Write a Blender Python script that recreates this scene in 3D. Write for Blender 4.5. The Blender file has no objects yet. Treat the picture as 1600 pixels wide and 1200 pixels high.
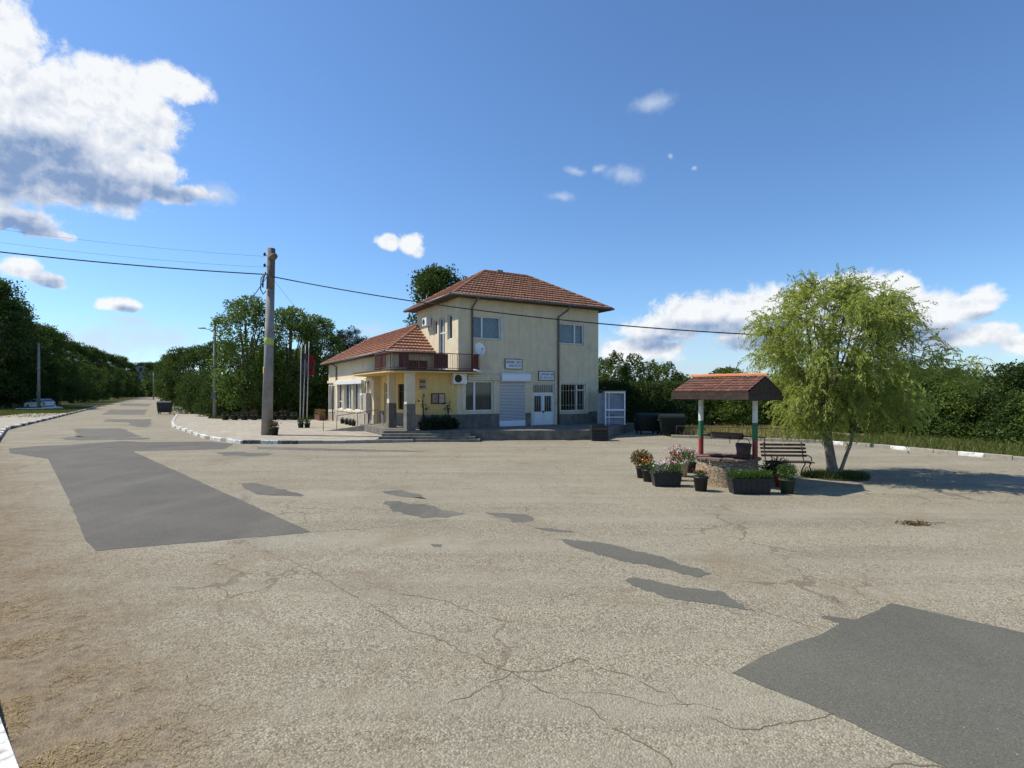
import bpy, math, random
import numpy as np
from mathutils import Vector, Matrix, noise as mnoise
R = math.radians
S = bpy.context.scene
COL = S.collection
# ------------------------------------------------------------------ camera
CAMH, FPX, HOR = 2.5, 860.0, 612.0
cam = bpy.data.cameras.new("camera"); camo = bpy.data.objects.new("camera", cam); COL.objects.link(camo)
camo.location = (0, 0, CAMH); camo.rotation_euler = (R(90), 0, 0)
cam.sensor_width = 36; cam.lens = FPX / 1600 * 36; cam.shift_y = (HOR - 600) / 1600
cam.clip_end = 4000; cam.clip_start = .05
S.camera = camo
S.view_settings.view_transform = 'Standard'; S.view_settings.look = 'None'
S.view_settings.exposure = 0.30; S.view_settings.gamma = 1
# ------------------------------------------------------------------ sun
SUN_EL, SUN_AZ = 51.0, -79.0       # azimuth clockwise from +Y
ts = Vector((math.sin(R(SUN_AZ)) * math.cos(R(SUN_EL)), math.cos(R(SUN_AZ)) * math.cos(R(SUN_EL)), math.sin(R(SUN_EL))))
sl = bpy.data.lights.new("sun", 'SUN'); sl.energy = 4.8; sl.angle = R(.55); sl.color = (1, .93, .80)
so = bpy.data.objects.new("sun", sl); COL.objects.link(so); so.location = (-40, 10, 60)
so.rotation_euler = ts.to_track_quat('Z', 'Y').to_euler()

# ------------------------------------------------------------------ node helpers
class NT:
    def __init__(s, nt): s.nt = nt
    def n(s, t, **k):
        x = s.nt.nodes.new(t)
        for a, b in k.items(): setattr(x, a, b)
        return x
    def val(s, sock, v):
        if hasattr(v, 'is_output') or isinstance(v, bpy.types.NodeSocket): s.nt.links.new(v, sock)
        else: sock.default_value = v
    def math(s, op, a, b=0.0, c=None, clamp=False):
        x = s.n('ShaderNodeMath', operation=op, use_clamp=clamp); s.val(x.inputs[0], a); s.val(x.inputs[1], b)
        if c is not None: s.val(x.inputs[2], c)
        return x.outputs[0]
    def vmath(s, op, a, b=(0, 0, 0)):
        x = s.n('ShaderNodeVectorMath', operation=op); s.val(x.inputs[0], a); s.val(x.inputs[1], b)
        return x.outputs[1] if op in ('LENGTH', 'DOT_PRODUCT') else x.outputs[0]
    def noise(s, vec, scale, detail=2, rough=.5, dist=0.0, dims='3D'):
        x = s.n('ShaderNodeTexNoise', noise_dimensions=dims); s.val(x.inputs['Vector'], vec)
        x.inputs['Scale'].default_value = scale; x.inputs['Detail'].default_value = detail
        x.inputs['Roughness'].default_value = rough; x.inputs['Distortion'].default_value = dist
        return x.outputs[0]
    def voro(s, vec, scale, feat='F1', out=0):
        x = s.n('ShaderNodeTexVoronoi', feature=feat); s.val(x.inputs['Vector'], vec); x.inputs['Scale'].default_value = scale
        return x.outputs[out]
    def mix(s, f, a, b, bt='MIX'):
        x = s.n('ShaderNodeMix', data_type='RGBA', blend_type=bt); s.val(x.inputs[0], f)
        s.val(x.inputs[6], a if not isinstance(a, tuple) else (*a[:3], 1)); s.val(x.inputs[7], b if not isinstance(b, tuple) else (*b[:3], 1))
        return x.outputs[2]
    def ramp(s, f, a, b, t0=0.0, t1=1.0, smooth=False):
        x = s.n('ShaderNodeMapRange', interpolation_type='SMOOTHSTEP' if smooth else 'LINEAR'); s.val(x.inputs[0], f)
        for i, v in zip((1, 2, 3, 4), (a, b, t0, t1)): x.inputs[i].default_value = v
        return x.outputs[0]
    def link(s, a, b): s.nt.links.new(a, b)

# ------------------------------------------------------------------ world: sky + clouds placed by azimuth / elevation
def azel(px, py):
    x, z = (px - 800) / FPX, (HOR - py) / FPX
    return math.degrees(math.atan(x)), math.degrees(math.atan(z / math.sqrt(1 + x * x)))
def build_world():
    w = bpy.data.worlds.new("World"); S.world = w; w.use_nodes = True
    t = NT(w.node_tree); w.node_tree.nodes.clear()
    sky = t.n('ShaderNodeTexSky', sky_type='NISHITA', sun_disc=False)
    sky.sun_elevation = R(SUN_EL); sky.sun_rotation = R(SUN_AZ); sky.altitude = 100; sky.air_density = 1.0; sky.dust_density = .3; sky.ozone_density = 2.0
    hsv = t.n('ShaderNodeHueSaturation'); hsv.inputs['Saturation'].default_value = 1.0; hsv.inputs['Value'].default_value = 1.0; t.link(sky.outputs[0], hsv.inputs['Color'])
    bsky = t.n('ShaderNodeBackground'); t.link(t.mix(1.0, hsv.outputs[0], (.70, .92, 1.14), 'MULTIPLY'), bsky.inputs[0]); bsky.inputs[1].default_value = SKY_STRENGTH
    # cloud field group
    def group(name, ells, amp, scale, rough, grow=1.14):
        g = bpy.data.node_groups.new(name, 'ShaderNodeTree')
        g.interface.new_socket('P', in_out='INPUT', socket_type='NodeSocketVector'); g.interface.new_socket('F', in_out='OUTPUT', socket_type='NodeSocketFloat')
        q = NT(g); gi = q.n('NodeGroupInput'); go = q.n('NodeGroupOutput'); P = gi.outputs[0]
        wv = q.n('ShaderNodeTexNoise'); q.link(P, wv.inputs['Vector']); wv.inputs['Scale'].default_value = scale * .45; wv.inputs['Detail'].default_value = 3
        off = q.vmath('MULTIPLY', q.vmath('SUBTRACT', wv.outputs[1], (.5, .5, .5)), (2.6, 1.8, 0))
        Pd = q.vmath('ADD', P, off)
        F = None
        for (px, py, rx, ry, fl) in ells:
            rx *= grow; ry *= grow
            a, e = azel(px, py); a1, _ = azel(px + rx, py); a0, _ = azel(px - rx, py); _, e1 = azel(px, py - ry); _, e0 = azel(px, py + ry)
            ra, re = (a1 - a0) / 2, (e1 - e0) / 2
            d = q.vmath('MULTIPLY', q.vmath('SUBTRACT', Pd, (a, e, 0)), (1 / ra, 1 / re, 0))
            if fl:      # flat base: distances below the centre count more
                d = q.vmath('MAXIMUM', d, q.vmath('MULTIPLY', d, (1, -fl, 1)))
            l = q.math('SUBTRACT', 1.0, q.vmath('LENGTH', d))
            if F is None: F = l
            else:
                F = q.math('SMOOTH_MAX', F, l, .1)
        nn = q.noise(P, scale, 8, rough, .3)
        F = q.math('MULTIPLY_ADD', q.math('SUBTRACT', nn, .5), amp, F)
        q.link(F, go.inputs[0]); return g
    big = [(15,55,62,62,0),(-15,150,80,100,0),(95,160,85,85,0),(170,145,85,62,0),(268,132,62,32,0),(215,185,75,62,0),(120,235,140,80,0),(-10,250,120,80,0),(70,290,160,48,1.5),
           (235,265,60,36,2),(180,292,150,34,2.5),(300,302,44,14,2),(10,345,90,26,2),(70,365,45,10,0),
           (28,420,42,20,0),(75,443,34,15,1.5),(188,480,34,17,2),(605,380,20,14,0),(642,380,25,16,0),
           (1105,492,88,38,1.3),(1030,518,66,26,1.3),(1000,548,70,20,1),(1200,485,50,44,0),(1330,458,66,36,0),(1405,452,40,26,0),(1265,475,60,44,0),(1170,525,70,24,1),(1340,500,90,30,0),
           (1455,492,66,40,1.3),(1532,475,42,26,1),(1440,530,70,22,1.2),(1540,522,56,20,1.2),(1600,540,50,18,1)]
    haze = [(1010,545,200,50,0),(1450,545,210,60,0),(1560,590,200,40,0),(1250,540,200,50,0),(150,540,200,40,0),(560,540,80,24,0),(972,270,32,18,0),(938,262,16,9,0),(900,266,22,9,0),(1047,242,6,5,0),(1088,267,7,5,0),(230,530,120,34,0),(205,505,50,12,0),(1025,160,42,18,0),
            (575,518,40,14,0),(1560,525,60,30,0),(340,300,50,20,0),(875,308,30,10,0),(1090,575,220,26,0)]
    g1 = group('cloud_field', big, 1.25, .5, .68); g2 = group('thin_cloud_field', haze, 1.5, .40, .70); g3 = group('cloud_shade_field', big, .8, .5, .55)
    g4 = group('cloud_base_field', [(-10,262,150,58,0),(130,290,165,36,0),(270,303,90,18,0),(70,240,110,40,0),(15,350,85,22,0),(82,448,34,12,0),(198,487,26,8,0),(1105,516,100,16,0),(1030,535,66,14,0),(1330,490,70,20,0),(1455,520,80,20,0),(1535,490,40,10,0),(1440,545,70,12,0),(1180,540,80,16,0),(1220,510,50,18,0)], .5, .4, .5, 1.0)
    geo = t.n('ShaderNodeTexCoord'); sep = t.n('ShaderNodeSeparateXYZ'); t.link(t.vmath('NORMALIZE', geo.outputs['Generated']), sep.inputs[0])
    az = t.math('MULTIPLY', t.math('ARCTAN2', sep.outputs[0], sep.outputs[1]), 180 / math.pi)
    el = t.math('MULTIPLY', t.math('ARCSINE', sep.outputs[2]), 180 / math.pi)
    cmb = t.n('ShaderNodeCombineXYZ'); t.link(az, cmb.inputs[0]); t.link(el, cmb.inputs[1]); P = cmb.outputs[0]
    def field(g, vec):
        x = t.n('ShaderNodeGroup'); x.node_tree = g; t.link(vec, x.inputs[0]); return x.outputs[0]
    F1 = field(g1, P); Fu = t.math('ADD', t.math('MULTIPLY', field(g3, t.vmath('ADD', P, (-.4, 1.0, 0))), .35), t.math('MULTIPLY', field(g3, t.vmath('ADD', P, (-1.2, 3.6, 0))), .75))
    a1 = t.ramp(F1, -.03, .38, 0, 1, True)
    F2 = field(g2, P); a2 = t.ramp(F2, .0, 1.1, 0, .66, True)
    # self shading: where more cloud stands above (towards the light) it is greyer
    sh = t.ramp(Fu, .02, .92, 0, 1, True); 
    fine = t.noise(P, .9, 6, .6)
    base_sh = t.ramp(field(g4, P), -.35, .75, 0, 1, True)
    n1 = t.noise(P, .62, 7, .6, .2); n2 = t.noise(t.vmath('ADD', P, (-.35, .55, 0)), .62, 7, .6, .2)
    relief = t.math('MULTIPLY', t.math('SUBTRACT', n2, n1), 1.1)
    sh = t.math('ADD', t.math('ADD', t.math('MULTIPLY', sh, .22), t.math('MULTIPLY', base_sh, .78)), relief, clamp=True)
    ccol = t.mix(sh, (.78, .79, .80), (.19, .28, .46))
    col = t.mix(t.math('GREATER_THAN', a1, 0.001), (.62, .70, .82), ccol)
    bcl = t.n('ShaderNodeBackground'); t.link(col, bcl.inputs[0]); bcl.inputs[1].default_value = 1.0
    bhz = t.n('ShaderNodeBackground'); bhz.inputs[0].default_value = (.50, .58, .70, 1); bhz.inputs[1].default_value = 1.0
    m1 = t.n('ShaderNodeMixShader'); t.link(a2, m1.inputs[0]); t.link(bsky.outputs[0], m1.inputs[1]); t.link(bhz.outputs[0], m1.inputs[2])
    m2 = t.n('ShaderNodeMixShader'); t.link(t.math('MULTIPLY', a1, .96), m2.inputs[0]); t.link(m1.outputs[0], m2.inputs[1]); t.link(bcl.outputs[0], m2.inputs[2])
    out = t.n('ShaderNodeOutputWorld'); t.link(m2.outputs[0], out.inputs[0])
SKY_STRENGTH = .118
build_world()

# ------------------------------------------------------------------ materials
MATS = {}
def mat(name, col, rough=.7, col2=None, scale=3.0, bump=0.0, bscale=30.0, metal=0.0, mixf=(.35, .65), spec=.3, detail=4):
    if name in MATS: return MATS[name]
    m = bpy.data.materials.new(name); m.use_nodes = True; t = NT(m.node_tree)
    b = m.node_tree.nodes['Principled BSDF']; b.inputs['Roughness'].default_value = rough; b.inputs['Metallic'].default_value = metal
    b.inputs['Specular IOR Level'].default_value = spec
    tc = t.n('ShaderNodeTexCoord').outputs['Object']
    c2 = col2 or tuple(x * .78 for x in col)
    f = t.ramp(t.noise(tc, scale, detail, .6), mixf[0], mixf[1])
    t.link(t.mix(f, col, c2), b.inputs['Base Color'])
    if bump:
        bp = t.n('ShaderNodeBump'); bp.inputs['Strength'].default_value = 1; bp.inputs['Distance'].default_value = bump
        t.link(t.noise(tc, bscale, 4, .6), bp.inputs['Height']); t.link(bp.outputs[0], b.inputs['Normal'])
    MATS[name] = m; return m
def leafmat(name, c1, c2, trans=.35, nscale=1.2, seedvar=.25):
    m = bpy.data.materials.new(name); m.use_nodes = True; t = NT(m.node_tree); m.node_tree.nodes.clear()
    tc = t.n('ShaderNodeTexCoord').outputs['Object']
    oi = t.n('ShaderNodeObjectInfo').outputs['Random']
    at = t.n('ShaderNodeAttribute', attribute_name='rnd').outputs['Fac']
    f = t.math('ADD', t.ramp(t.noise(tc, nscale, 3), .35, .65, 0, .55), t.math('MULTIPLY', at, .45))
    c = t.mix(f, c1, c2)
    v = t.math('ADD', 1 - seedvar / 2, t.math('MULTIPLY', oi, seedvar))
    h = t.n('ShaderNodeHueSaturation'); t.link(c, h.inputs['Color']); t.link(v, h.inputs['Value']); c = h.outputs[0]
    d = t.n('ShaderNodeBsdfDiffuse'); t.link(c, d.inputs[0]); tr = t.n('ShaderNodeBsdfTranslucent'); t.link(t.mix(.5, c, (c2[0] * 1.6, c2[1] * 1.6, c2[2])), tr.inputs[0])
    gl = t.n('ShaderNodeBsdfGlossy'); gl.inputs['Roughness'].default_value = .6; gl.inputs[0].default_value = (.6, .7, .5, 1)
    m1 = t.n('ShaderNodeMixShader'); m1.inputs[0].default_value = trans; t.link(d.outputs[0], m1.inputs[1]); t.link(tr.outputs[0], m1.inputs[2])
    m2 = t.n('ShaderNodeMixShader'); m2.inputs[0].default_value = .03; t.link(m1.outputs[0], m2.inputs[1]); t.link(gl.outputs[0], m2.inputs[2])
    o = t.n('ShaderNodeOutputMaterial'); t.link(m2.outputs[0], o.inputs[0]); MATS[name] = m; return m
def glassmat():
    m = bpy.data.materials.new('window_glass'); m.use_nodes = True; t = NT(m.node_tree); m.node_tree.nodes.clear()
    tr = t.n('ShaderNodeBsdfTransparent'); tr.inputs[0].default_value = (.62, .68, .7, 1)
    gl = t.n('ShaderNodeBsdfGlossy'); gl.inputs['Roughness'].default_value = .04
    ge = t.n('ShaderNodeNewGeometry'); dt = t.math('ABSOLUTE', t.vmath('DOT_PRODUCT', ge.outputs['Normal'], ge.outputs['Incoming'])); fr = t.math('POWER', t.math('SUBTRACT', 1.0, dt), 5.0)
    mx = t.n('ShaderNodeMixShader'); t.link(t.math('MULTIPLY_ADD', fr, .85, .06, clamp=True), mx.inputs[0]); t.link(tr.outputs[0], mx.inputs[1]); t.link(gl.outputs[0], mx.inputs[2])
    o = t.n('ShaderNodeOutputMaterial'); t.link(mx.outputs[0], o.inputs[0]); return m
GLASS = glassmat()
def weather(m, col, amt=.5, sc=(5, 5, .35), lo=.52, hi=.75):
    t = NT(m.node_tree); b = m.node_tree.nodes['Principled BSDF']; l = b.inputs['Base Color'].links[0].from_socket
    P = t.n('ShaderNodeTexCoord').outputs['Object']; f = t.ramp(t.noise(t.vmath('MULTIPLY', P, sc), 1.0, 5, .65), lo, hi, 0, amt)
    g = t.ramp(t.noise(P, .7, 6, .7, .5), .56, .66, 0, amt * .7)
    t.link(t.mix(t.math('MAXIMUM', f, g), l, col), b.inputs['Base Color'])

def asphalt_mat():
    m = bpy.data.materials.new('weathered_asphalt'); m.use_nodes = True; t = NT(m.node_tree); b = m.node_tree.nodes['Principled BSDF']
    P = t.n('ShaderNodeTexCoord').outputs['Object']
    big = t.noise(P, .16, 4, .6, .5); mid = t.noise(P, 1.1, 5, .65)
    c = t.mix(t.ramp(big, .35, .68), (.35, .318, .232), (.28, .255, .188))
    c = t.mix(t.ramp(t.noise(P, .28, 6, .7, .8), .50, .68, 0, .45), c, (.17, .155, .125)); c = t.mix(t.ramp(t.noise(P, 4.5, 4, .7), .5, .75, 0, .5), c, (.17, .15, .115))
    c = t.mix(t.ramp(mid, .3, .75, 0, .45), c, (.395, .362, .272))
    mp = t.n('ShaderNodeMapping'); t.link(P, mp.inputs[0]); mp.inputs['Rotation'].default_value = (0, 0, R(31)); mp.inputs['Scale'].default_value = (.22, 2.0, 1)
    streak = t.noise(mp.outputs[0], .55, 6, .65)
    c = t.mix(t.ramp(streak, .5, .66, 0, .55), c, (.20, .185, .145)); c = t.mix(t.ramp(streak, .46, .30, 0, .5), c, (.36, .355, .29))
    c0 = c
    # exposed stones
    v = t.voro(P, 58, 'F1', 1); vd = t.voro(P, 58, 'F1', 0)
    sv = t.n('ShaderNodeSeparateColor'); t.link(v, sv.inputs[0])
    c = t.mix(t.ramp(sv.outputs[0], .6, 1, 0, .6), c, (.52, .49, .39))
    c = t.mix(t.ramp(sv.outputs[1], .5, 1, 0, .85), c, (.11, .09, .06))
    gap = t.ramp(vd, .45, .75, 0, .6); c = t.mix(gap, c, (.16, .125, .085))
    v2 = t.voro(P, 21, 'F1', 1); s2 = t.n('ShaderNodeSeparateColor'); t.link(v2, s2.inputs[0])
    c = t.mix(t.ramp(s2.outputs[0], .88, .98, 0, .25), c, (.14, .11, .08))
    c = t.mix(t.ramp(t.noise(mp.outputs[0], .42, 4, .6, .3), .48, .62, 0, .62), c, t.mix(.25, c0, (.20, .19, .15)))
    # fine wandering hairline cracks
    vc = t.voro(t.vmath('ADD', P, t.vmath('MULTIPLY', t.n('ShaderNodeTexNoise').outputs[1], (0, 0, 0))), .55, 'DISTANCE_TO_EDGE')
    Pn = t.n('ShaderNodeTexNoise'); t.link(P, Pn.inputs['Vector']); Pn.inputs['Scale'].default_value = 2.2; Pn.inputs['Detail'].default_value = 5
    Pw = t.vmath('ADD', P, t.vmath('MULTIPLY', t.vmath('SUBTRACT', Pn.outputs[1], (.5, .5, .5)), (.9, .9, 0)))
    vc = t.voro(Pw, .5, 'DISTANCE_TO_EDGE')
    cm = t.math('MULTIPLY', t.ramp(vc, .004, .016, 1, 0), t.ramp(t.noise(P, .33, 2), .50, .58))
    c = t.mix(t.math('MULTIPLY', cm, .55), c, (.10, .075, .05))
    # soil washed against the near kerb
    sx = t.n('ShaderNodeSeparateXYZ'); t.link(P, sx.inputs[0])
    dist = t.math('ADD', t.math('MULTIPLY', sx.outputs[0], .690), t.math('MULTIPLY_ADD', sx.outputs[1], .724, -.30))
    dn = t.math('MULTIPLY_ADD', t.math('SUBTRACT', t.noise(P, .9, 6, .65), .5), 3.6, dist)
    soil = t.ramp(dn, .1, 2.4, 1, 0, True)
    soilc = t.mix(t.ramp(t.noise(P, 7, 5, .7), .35, .65), (.115, .083, .054), (.25, .19, .12))
    c = t.mix(soil, c, t.mix(.22, soilc, c))
    b1 = t.math('MULTIPLY', t.ramp(t.noise(P, .42, 6, .75, .6), .53, .68, 0, .6), 1.0)
    c = t.mix(b1, c, (.20, .155, .10))
    t.link(c, b.inputs['Base Color']); b.inputs['Roughness'].default_value = .92; b.inputs['Specular IOR Level'].default_value = .15
    bp = t.n('ShaderNodeBump'); bp.inputs['Distance'].default_value = .006; bp.inputs['Strength'].default_value = .8
    h = t.math('ADD', t.ramp(vd, .1, .7, 1, 0), t.math('MULTIPLY', sv.outputs[2], .7))
    t.link(h, bp.inputs['Height']); t.link(bp.outputs[0], b.inputs['Normal']); return m
def patch_mat(name, c1, c2, c3):
    m = bpy.data.materials.new(name); m.use_nodes = True; t = NT(m.node_tree); b = m.node_tree.nodes['Principled BSDF']
    P = t.n('ShaderNodeTexCoord').outputs['Object']
    c = t.mix(t.ramp(t.noise(P, .6, 5, .6), .35, .65), c1, c2)
    mp = t.n('ShaderNodeMapping'); t.link(P, mp.inputs[0]); mp.inputs['Rotation'].default_value = (0, 0, R(58)); mp.inputs['Scale'].default_value = (1.3, .25, 1)
    c = t.mix(t.ramp(t.noise(mp.outputs[0], .7, 6, .7, .2), .50, .74, 0, .55), c, c3)
    v = t.voro(P, 130, 'F1', 1); sv = t.n('ShaderNodeSeparateColor'); t.link(v, sv.inputs[0])
    c = t.mix(t.ramp(sv.outputs[0], .7, 1, 0, .45), c, (.26, .25, .21)); c = t.mix(t.ramp(sv.outputs[1], .7, 1, 0, .5), c, (.03, .03, .03))
    t.link(c, b.inputs['Base Color']); b.inputs['Roughness'].default_value = .85; b.inputs['Specular IOR Level'].default_value = .25
    bp = t.n('ShaderNodeBump'); bp.inputs['Distance'].default_value = .003; t.link(sv.outputs[2], bp.inputs['Height']); t.link(bp.outputs[0], b.inputs['Normal']); return m
ASPH = asphalt_mat()
PATCH = patch_mat('newer_asphalt', (.095, .089, .076), (.125, .115, .096), (.19, .172, .138))
PATCHB = patch_mat('dark_asphalt', (.105, .102, .082), (.13, .126, .10), (.14, .134, .11))
PATCHW = patch_mat('worn_asphalt', (.105, .10, .084), (.145, .136, .11), (.21, .195, .155))

M_WALL = mat('cream_render', (.67, .575, .41), .9, (.59, .50, .35), 1.6, .003, 60)
M_WALLY = mat('yellow_render', (.66, .48, .19), .9, (.58, .41, .155), 2, .003, 60)
M_PLINTH = mat('grey_plinth_render', (.17, .155, .13), .9, (.11, .10, .09), 2.5, .006, 40)
M_TRIM = mat('pale_trim', (.68, .62, .46), .8, (.56, .5, .36), 4)
M_WHITE = mat('white_plastic', (.74, .76, .78), .35, (.66, .68, .7), 5)
M_SHUT = mat('white_shutter_slats', (.74, .77, .82), .4, (.68, .71, .77), 3)
M_SOFF = mat('brown_soffit_boards', (.10, .065, .045), .8, (.06, .04, .03), 6)
M_GUT = mat('grey_gutter_metal', (.16, .15, .15), .5, (.10, .095, .09), 5, metal=.4)
M_DARK = mat('dark_iron', (.03, .028, .027), .55, (.05, .035, .028), 12, metal=.4)
M_RUST = mat('rusty_brown_iron', (.16, .06, .045), .7, (.09, .04, .032), 8)
M_CURT = mat('pale_curtain', (.42, .45, .50), .9, (.30, .33, .38), 9)
M_CONC = mat('grey_concrete', (.30, .285, .265), .9, (.22, .21, .20), 3, .004, 50)
M_STEP = mat('worn_concrete_step', (.36, .33, .28), .9, (.24, .22, .18), 3, .005, 40)
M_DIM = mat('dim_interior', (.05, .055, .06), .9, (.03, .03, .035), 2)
M_KW = mat('white_kerb_paint', (.74, .74, .72), .7, (.50, .47, .42), 5, .003, 60, mixf=(.4, .75))
M_KG = mat('bare_kerb_concrete', (.33, .30, .25), .9, (.24, .22, .18), 5, .004, 50)
M_KB = mat('dark_kerb_paint', (.055, .055, .06), .8, (.12, .11, .10), 6, mixf=(.5, .8))
M_BARK = mat('grey_brown_bark', (.15, .12, .09), .95, (.07, .055, .042), 6, .02, 14)
M_WOOD = mat('dark_weathered_wood', (.07, .045, .035), .8, (.035, .025, .02), 9, .004, 30)
M_BLKP = mat('black_plastic', (.018, .02, .022), .5, (.03, .03, .032), 8)
M_SOIL = mat('dark_soil', (.05, .035, .022), 1, (.03, .02, .015), 20)
weather(M_WALL, (.36, .31, .22), .55); weather(M_WALLY, (.42, .30, .12), .4); weather(M_PLINTH, (.30, .27, .22), .6, (3, 3, 1)); weather(M_TRIM, (.34, .29, .2), .5); weather(M_CONC, (.12, .11, .1), .5); weather(M_KW, (.30, .27, .22), .9, (6, 6, 6), .5, .62); weather(M_KB, (.26, .24, .2), .8, (6, 6, 6), .5, .62)
def tilemat(name, a, b, c):
    m = bpy.data.materials.new(name); m.use_nodes = True; t = NT(m.node_tree); bs = m.node_tree.nodes['Principled BSDF']
    P = t.n('ShaderNodeTexCoord').outputs['Object']
    at = t.n('ShaderNodeAttribute', attribute_name='rnd').outputs['Fac']
    k = t.mix(at, a, b); k = t.mix(t.ramp(t.noise(P, 1.1, 5, .7), .5, .72, 0, .6), k, c)
    t.link(k, bs.inputs['Base Color']); bs.inputs['Roughness'].default_value = .85; bs.inputs['Specular IOR Level'].default_value = .2
    MATS[name] = m; return m
M_TILE = tilemat('clay_roof_tiles', (.375, .185, .12), (.27, .135, .09), (.22, .16, .115))
M_TILED = tilemat('aged_clay_tiles', (.22, .10, .068), (.13, .065, .05), (.10, .08, .06))
M_TILEO = tilemat('orange_ridge_tiles', (.62, .25, .11), (.50, .19, .09), (.42, .25, .16))

# ------------------------------------------------------------------ mesh builder
class MB:
    def __init__(s): s.v = []; s.f = []; s.mi = []; s.r = []; s.sm = []
    def face(s, pts, mi=0, r=.5, sm=False):
        i = len(s.v); s.v += [tuple(p) for p in pts]; s.f.append(tuple(range(i, i + len(pts)))); s.mi.append(mi); s.r.append(r); s.sm.append(sm)
    def hexa(s, p, mi=0):   # 8 points: bottom 4, top 4 (same order)
        i = len(s.v); s.v += [tuple(q) for q in p]
        for q in ((3, 2, 1, 0), (4, 5, 6, 7), (0, 1, 5, 4), (1, 2, 6, 5), (2, 3, 7, 6), (3, 0, 4, 7)):
            s.f.append(tuple(i + k for k in q)); s.mi.append(mi); s.r.append(.5); s.sm.append(False)
    def box(s, x0, x1, y0, y1, z0, z1, mi=0, M=None):
        p = [(x0, y0, z0), (x1, y0, z0), (x1, y1, z0), (x0, y1, z0), (x0, y0, z1), (x1, y0, z1), (x1, y1, z1), (x0, y1, z1)]
        if M: p = [M(q) for q in p]
        s.hexa(p, mi)
    def tube(s, pts, rad, n=8, mi=0, cap=True, r=.5, sm=True):
        pts = [Vector(p) for p in pts]; rad = rad if isinstance(rad, (list, tuple)) else [rad] * len(pts)
        i0 = len(s.v); prev = None
        for k, p in enumerate(pts):
            d = (pts[min(k + 1, len(pts) - 1)] - pts[max(k - 1, 0)]).normalized()
            a = prev - d * prev.dot(d) if prev is not None else (Vector((1, 0, 0)) if abs(d.x) < .9 else Vector((0, 1, 0))) - d * (d.x if abs(d.x) < .9 else d.y)
            a.normalize(); prev = a; b = d.cross(a)
            for j in range(n):
                t = 2 * math.pi * j / n; s.v.append(tuple(p + (a * math.cos(t) + b * math.sin(t)) * rad[k]))
        for k in range(len(pts) - 1):
            for j in range(n):
                j2 = (j + 1) % n; s.f.append((i0 + k * n + j, i0 + k * n + j2, i0 + (k + 1) * n + j2, i0 + (k + 1) * n + j)); s.mi.append(mi); s.r.append(r); s.sm.append(sm)
        if cap:
            s.f.append(tuple(i0 + j for j in reversed(range(n)))); s.f.append(tuple(i0 + (len(pts) - 1) * n + j for j in range(n)))
            s.mi += [mi, mi]; s.r += [r, r]; s.sm += [False, False]
    def lathe(s, prof, n=24, c=(0, 0), mi=0, sm=True, jit=0):
        i0 = len(s.v)
        for (r_, z) in prof:
            for j in range(n):
                t = 2 * math.pi * j / n; q = r_ * (1 + (random.uniform(-jit, jit) if jit else 0)); s.v.append((c[0] + q * math.cos(t), c[1] + q * math.sin(t), z))
        for k in range(len(prof) - 1):
            for j in range(n):
                j2 = (j + 1) % n; s.f.append((i0 + k * n + j, i0 + k * n + j2, i0 + (k + 1) * n + j2, i0 + (k + 1) * n + j)); s.mi.append(mi); s.r.append(random.random()); s.sm.append(sm)
    def prism(s, poly, z0, z1, mi=0, mi_side=None):
        n = len(poly); area = sum(poly[i][0] * poly[(i + 1) % n][1] - poly[(i + 1) % n][0] * poly[i][1] for i in range(n))
        if area < 0: poly = poly[::-1]
        i = len(s.v); s.v += [(x, y, z0) for x, y in poly] + [(x, y, z1) for x, y in poly]
        s.f.append(tuple(i + k for k in reversed(range(n)))); s.mi.append(mi); s.f.append(tuple(i + n + k for k in range(n))); s.mi.append(mi)
        for k in range(n):
            k2 = (k + 1) % n; s.f.append((i + k, i + k2, i + n + k2, i + n + k)); s.mi.append(mi if mi_side is None else mi_side)
        s.r += [.5] * (n + 2); s.sm += [False] * (n + 2)
    def build(s, name, mats, parent=None, loc=None, rz=0, rnd=False):
        me = bpy.data.meshes.new(name); me.from_pydata(s.v, [], s.f)
        for m in (mats if isinstance(mats, (list, tuple)) else [mats]): me.materials.append(m)
        me.polygons.foreach_set('material_index', s.mi); me.polygons.foreach_set('use_smooth', s.sm)
        if rnd:
            a = me.attributes.new('rnd', 'FLOAT', 'FACE'); a.data.foreach_set('value', s.r)
        me.update(); o = bpy.data.objects.new(name, me); COL.objects.link(o)
        if parent: o.parent = parent
        if loc is not None: o.location = loc
        o.rotation_euler.z = rz
        return o
def tag(o, label, cat, group=None):
    o['label'] = label; o['category'] = cat
    if group: o['group'] = group
    return o
def empty(name, loc, label, cat, rz=0, group=None):
    o = bpy.data.objects.new(name, None); COL.objects.link(o); o.location = loc; o.rotation_euler.z = rz; o.empty_display_size = .3
    return tag(o, label, cat, group)
def struct(o, kind='structure'): o['kind'] = kind; return o
def copy_tree(o, parent=None):
    c = o.copy(); COL.objects.link(c)
    if parent: c.parent = parent
    for ch in list(o.children): copy_tree(ch, c)
    return c
def G(px, py, z=0.0):      # point of the ground (or of a level z) seen at a place of the photo
    Y = (CAMH - z) * FPX / (py - HOR); return ((px - 800) / FPX * Y, Y)

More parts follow.
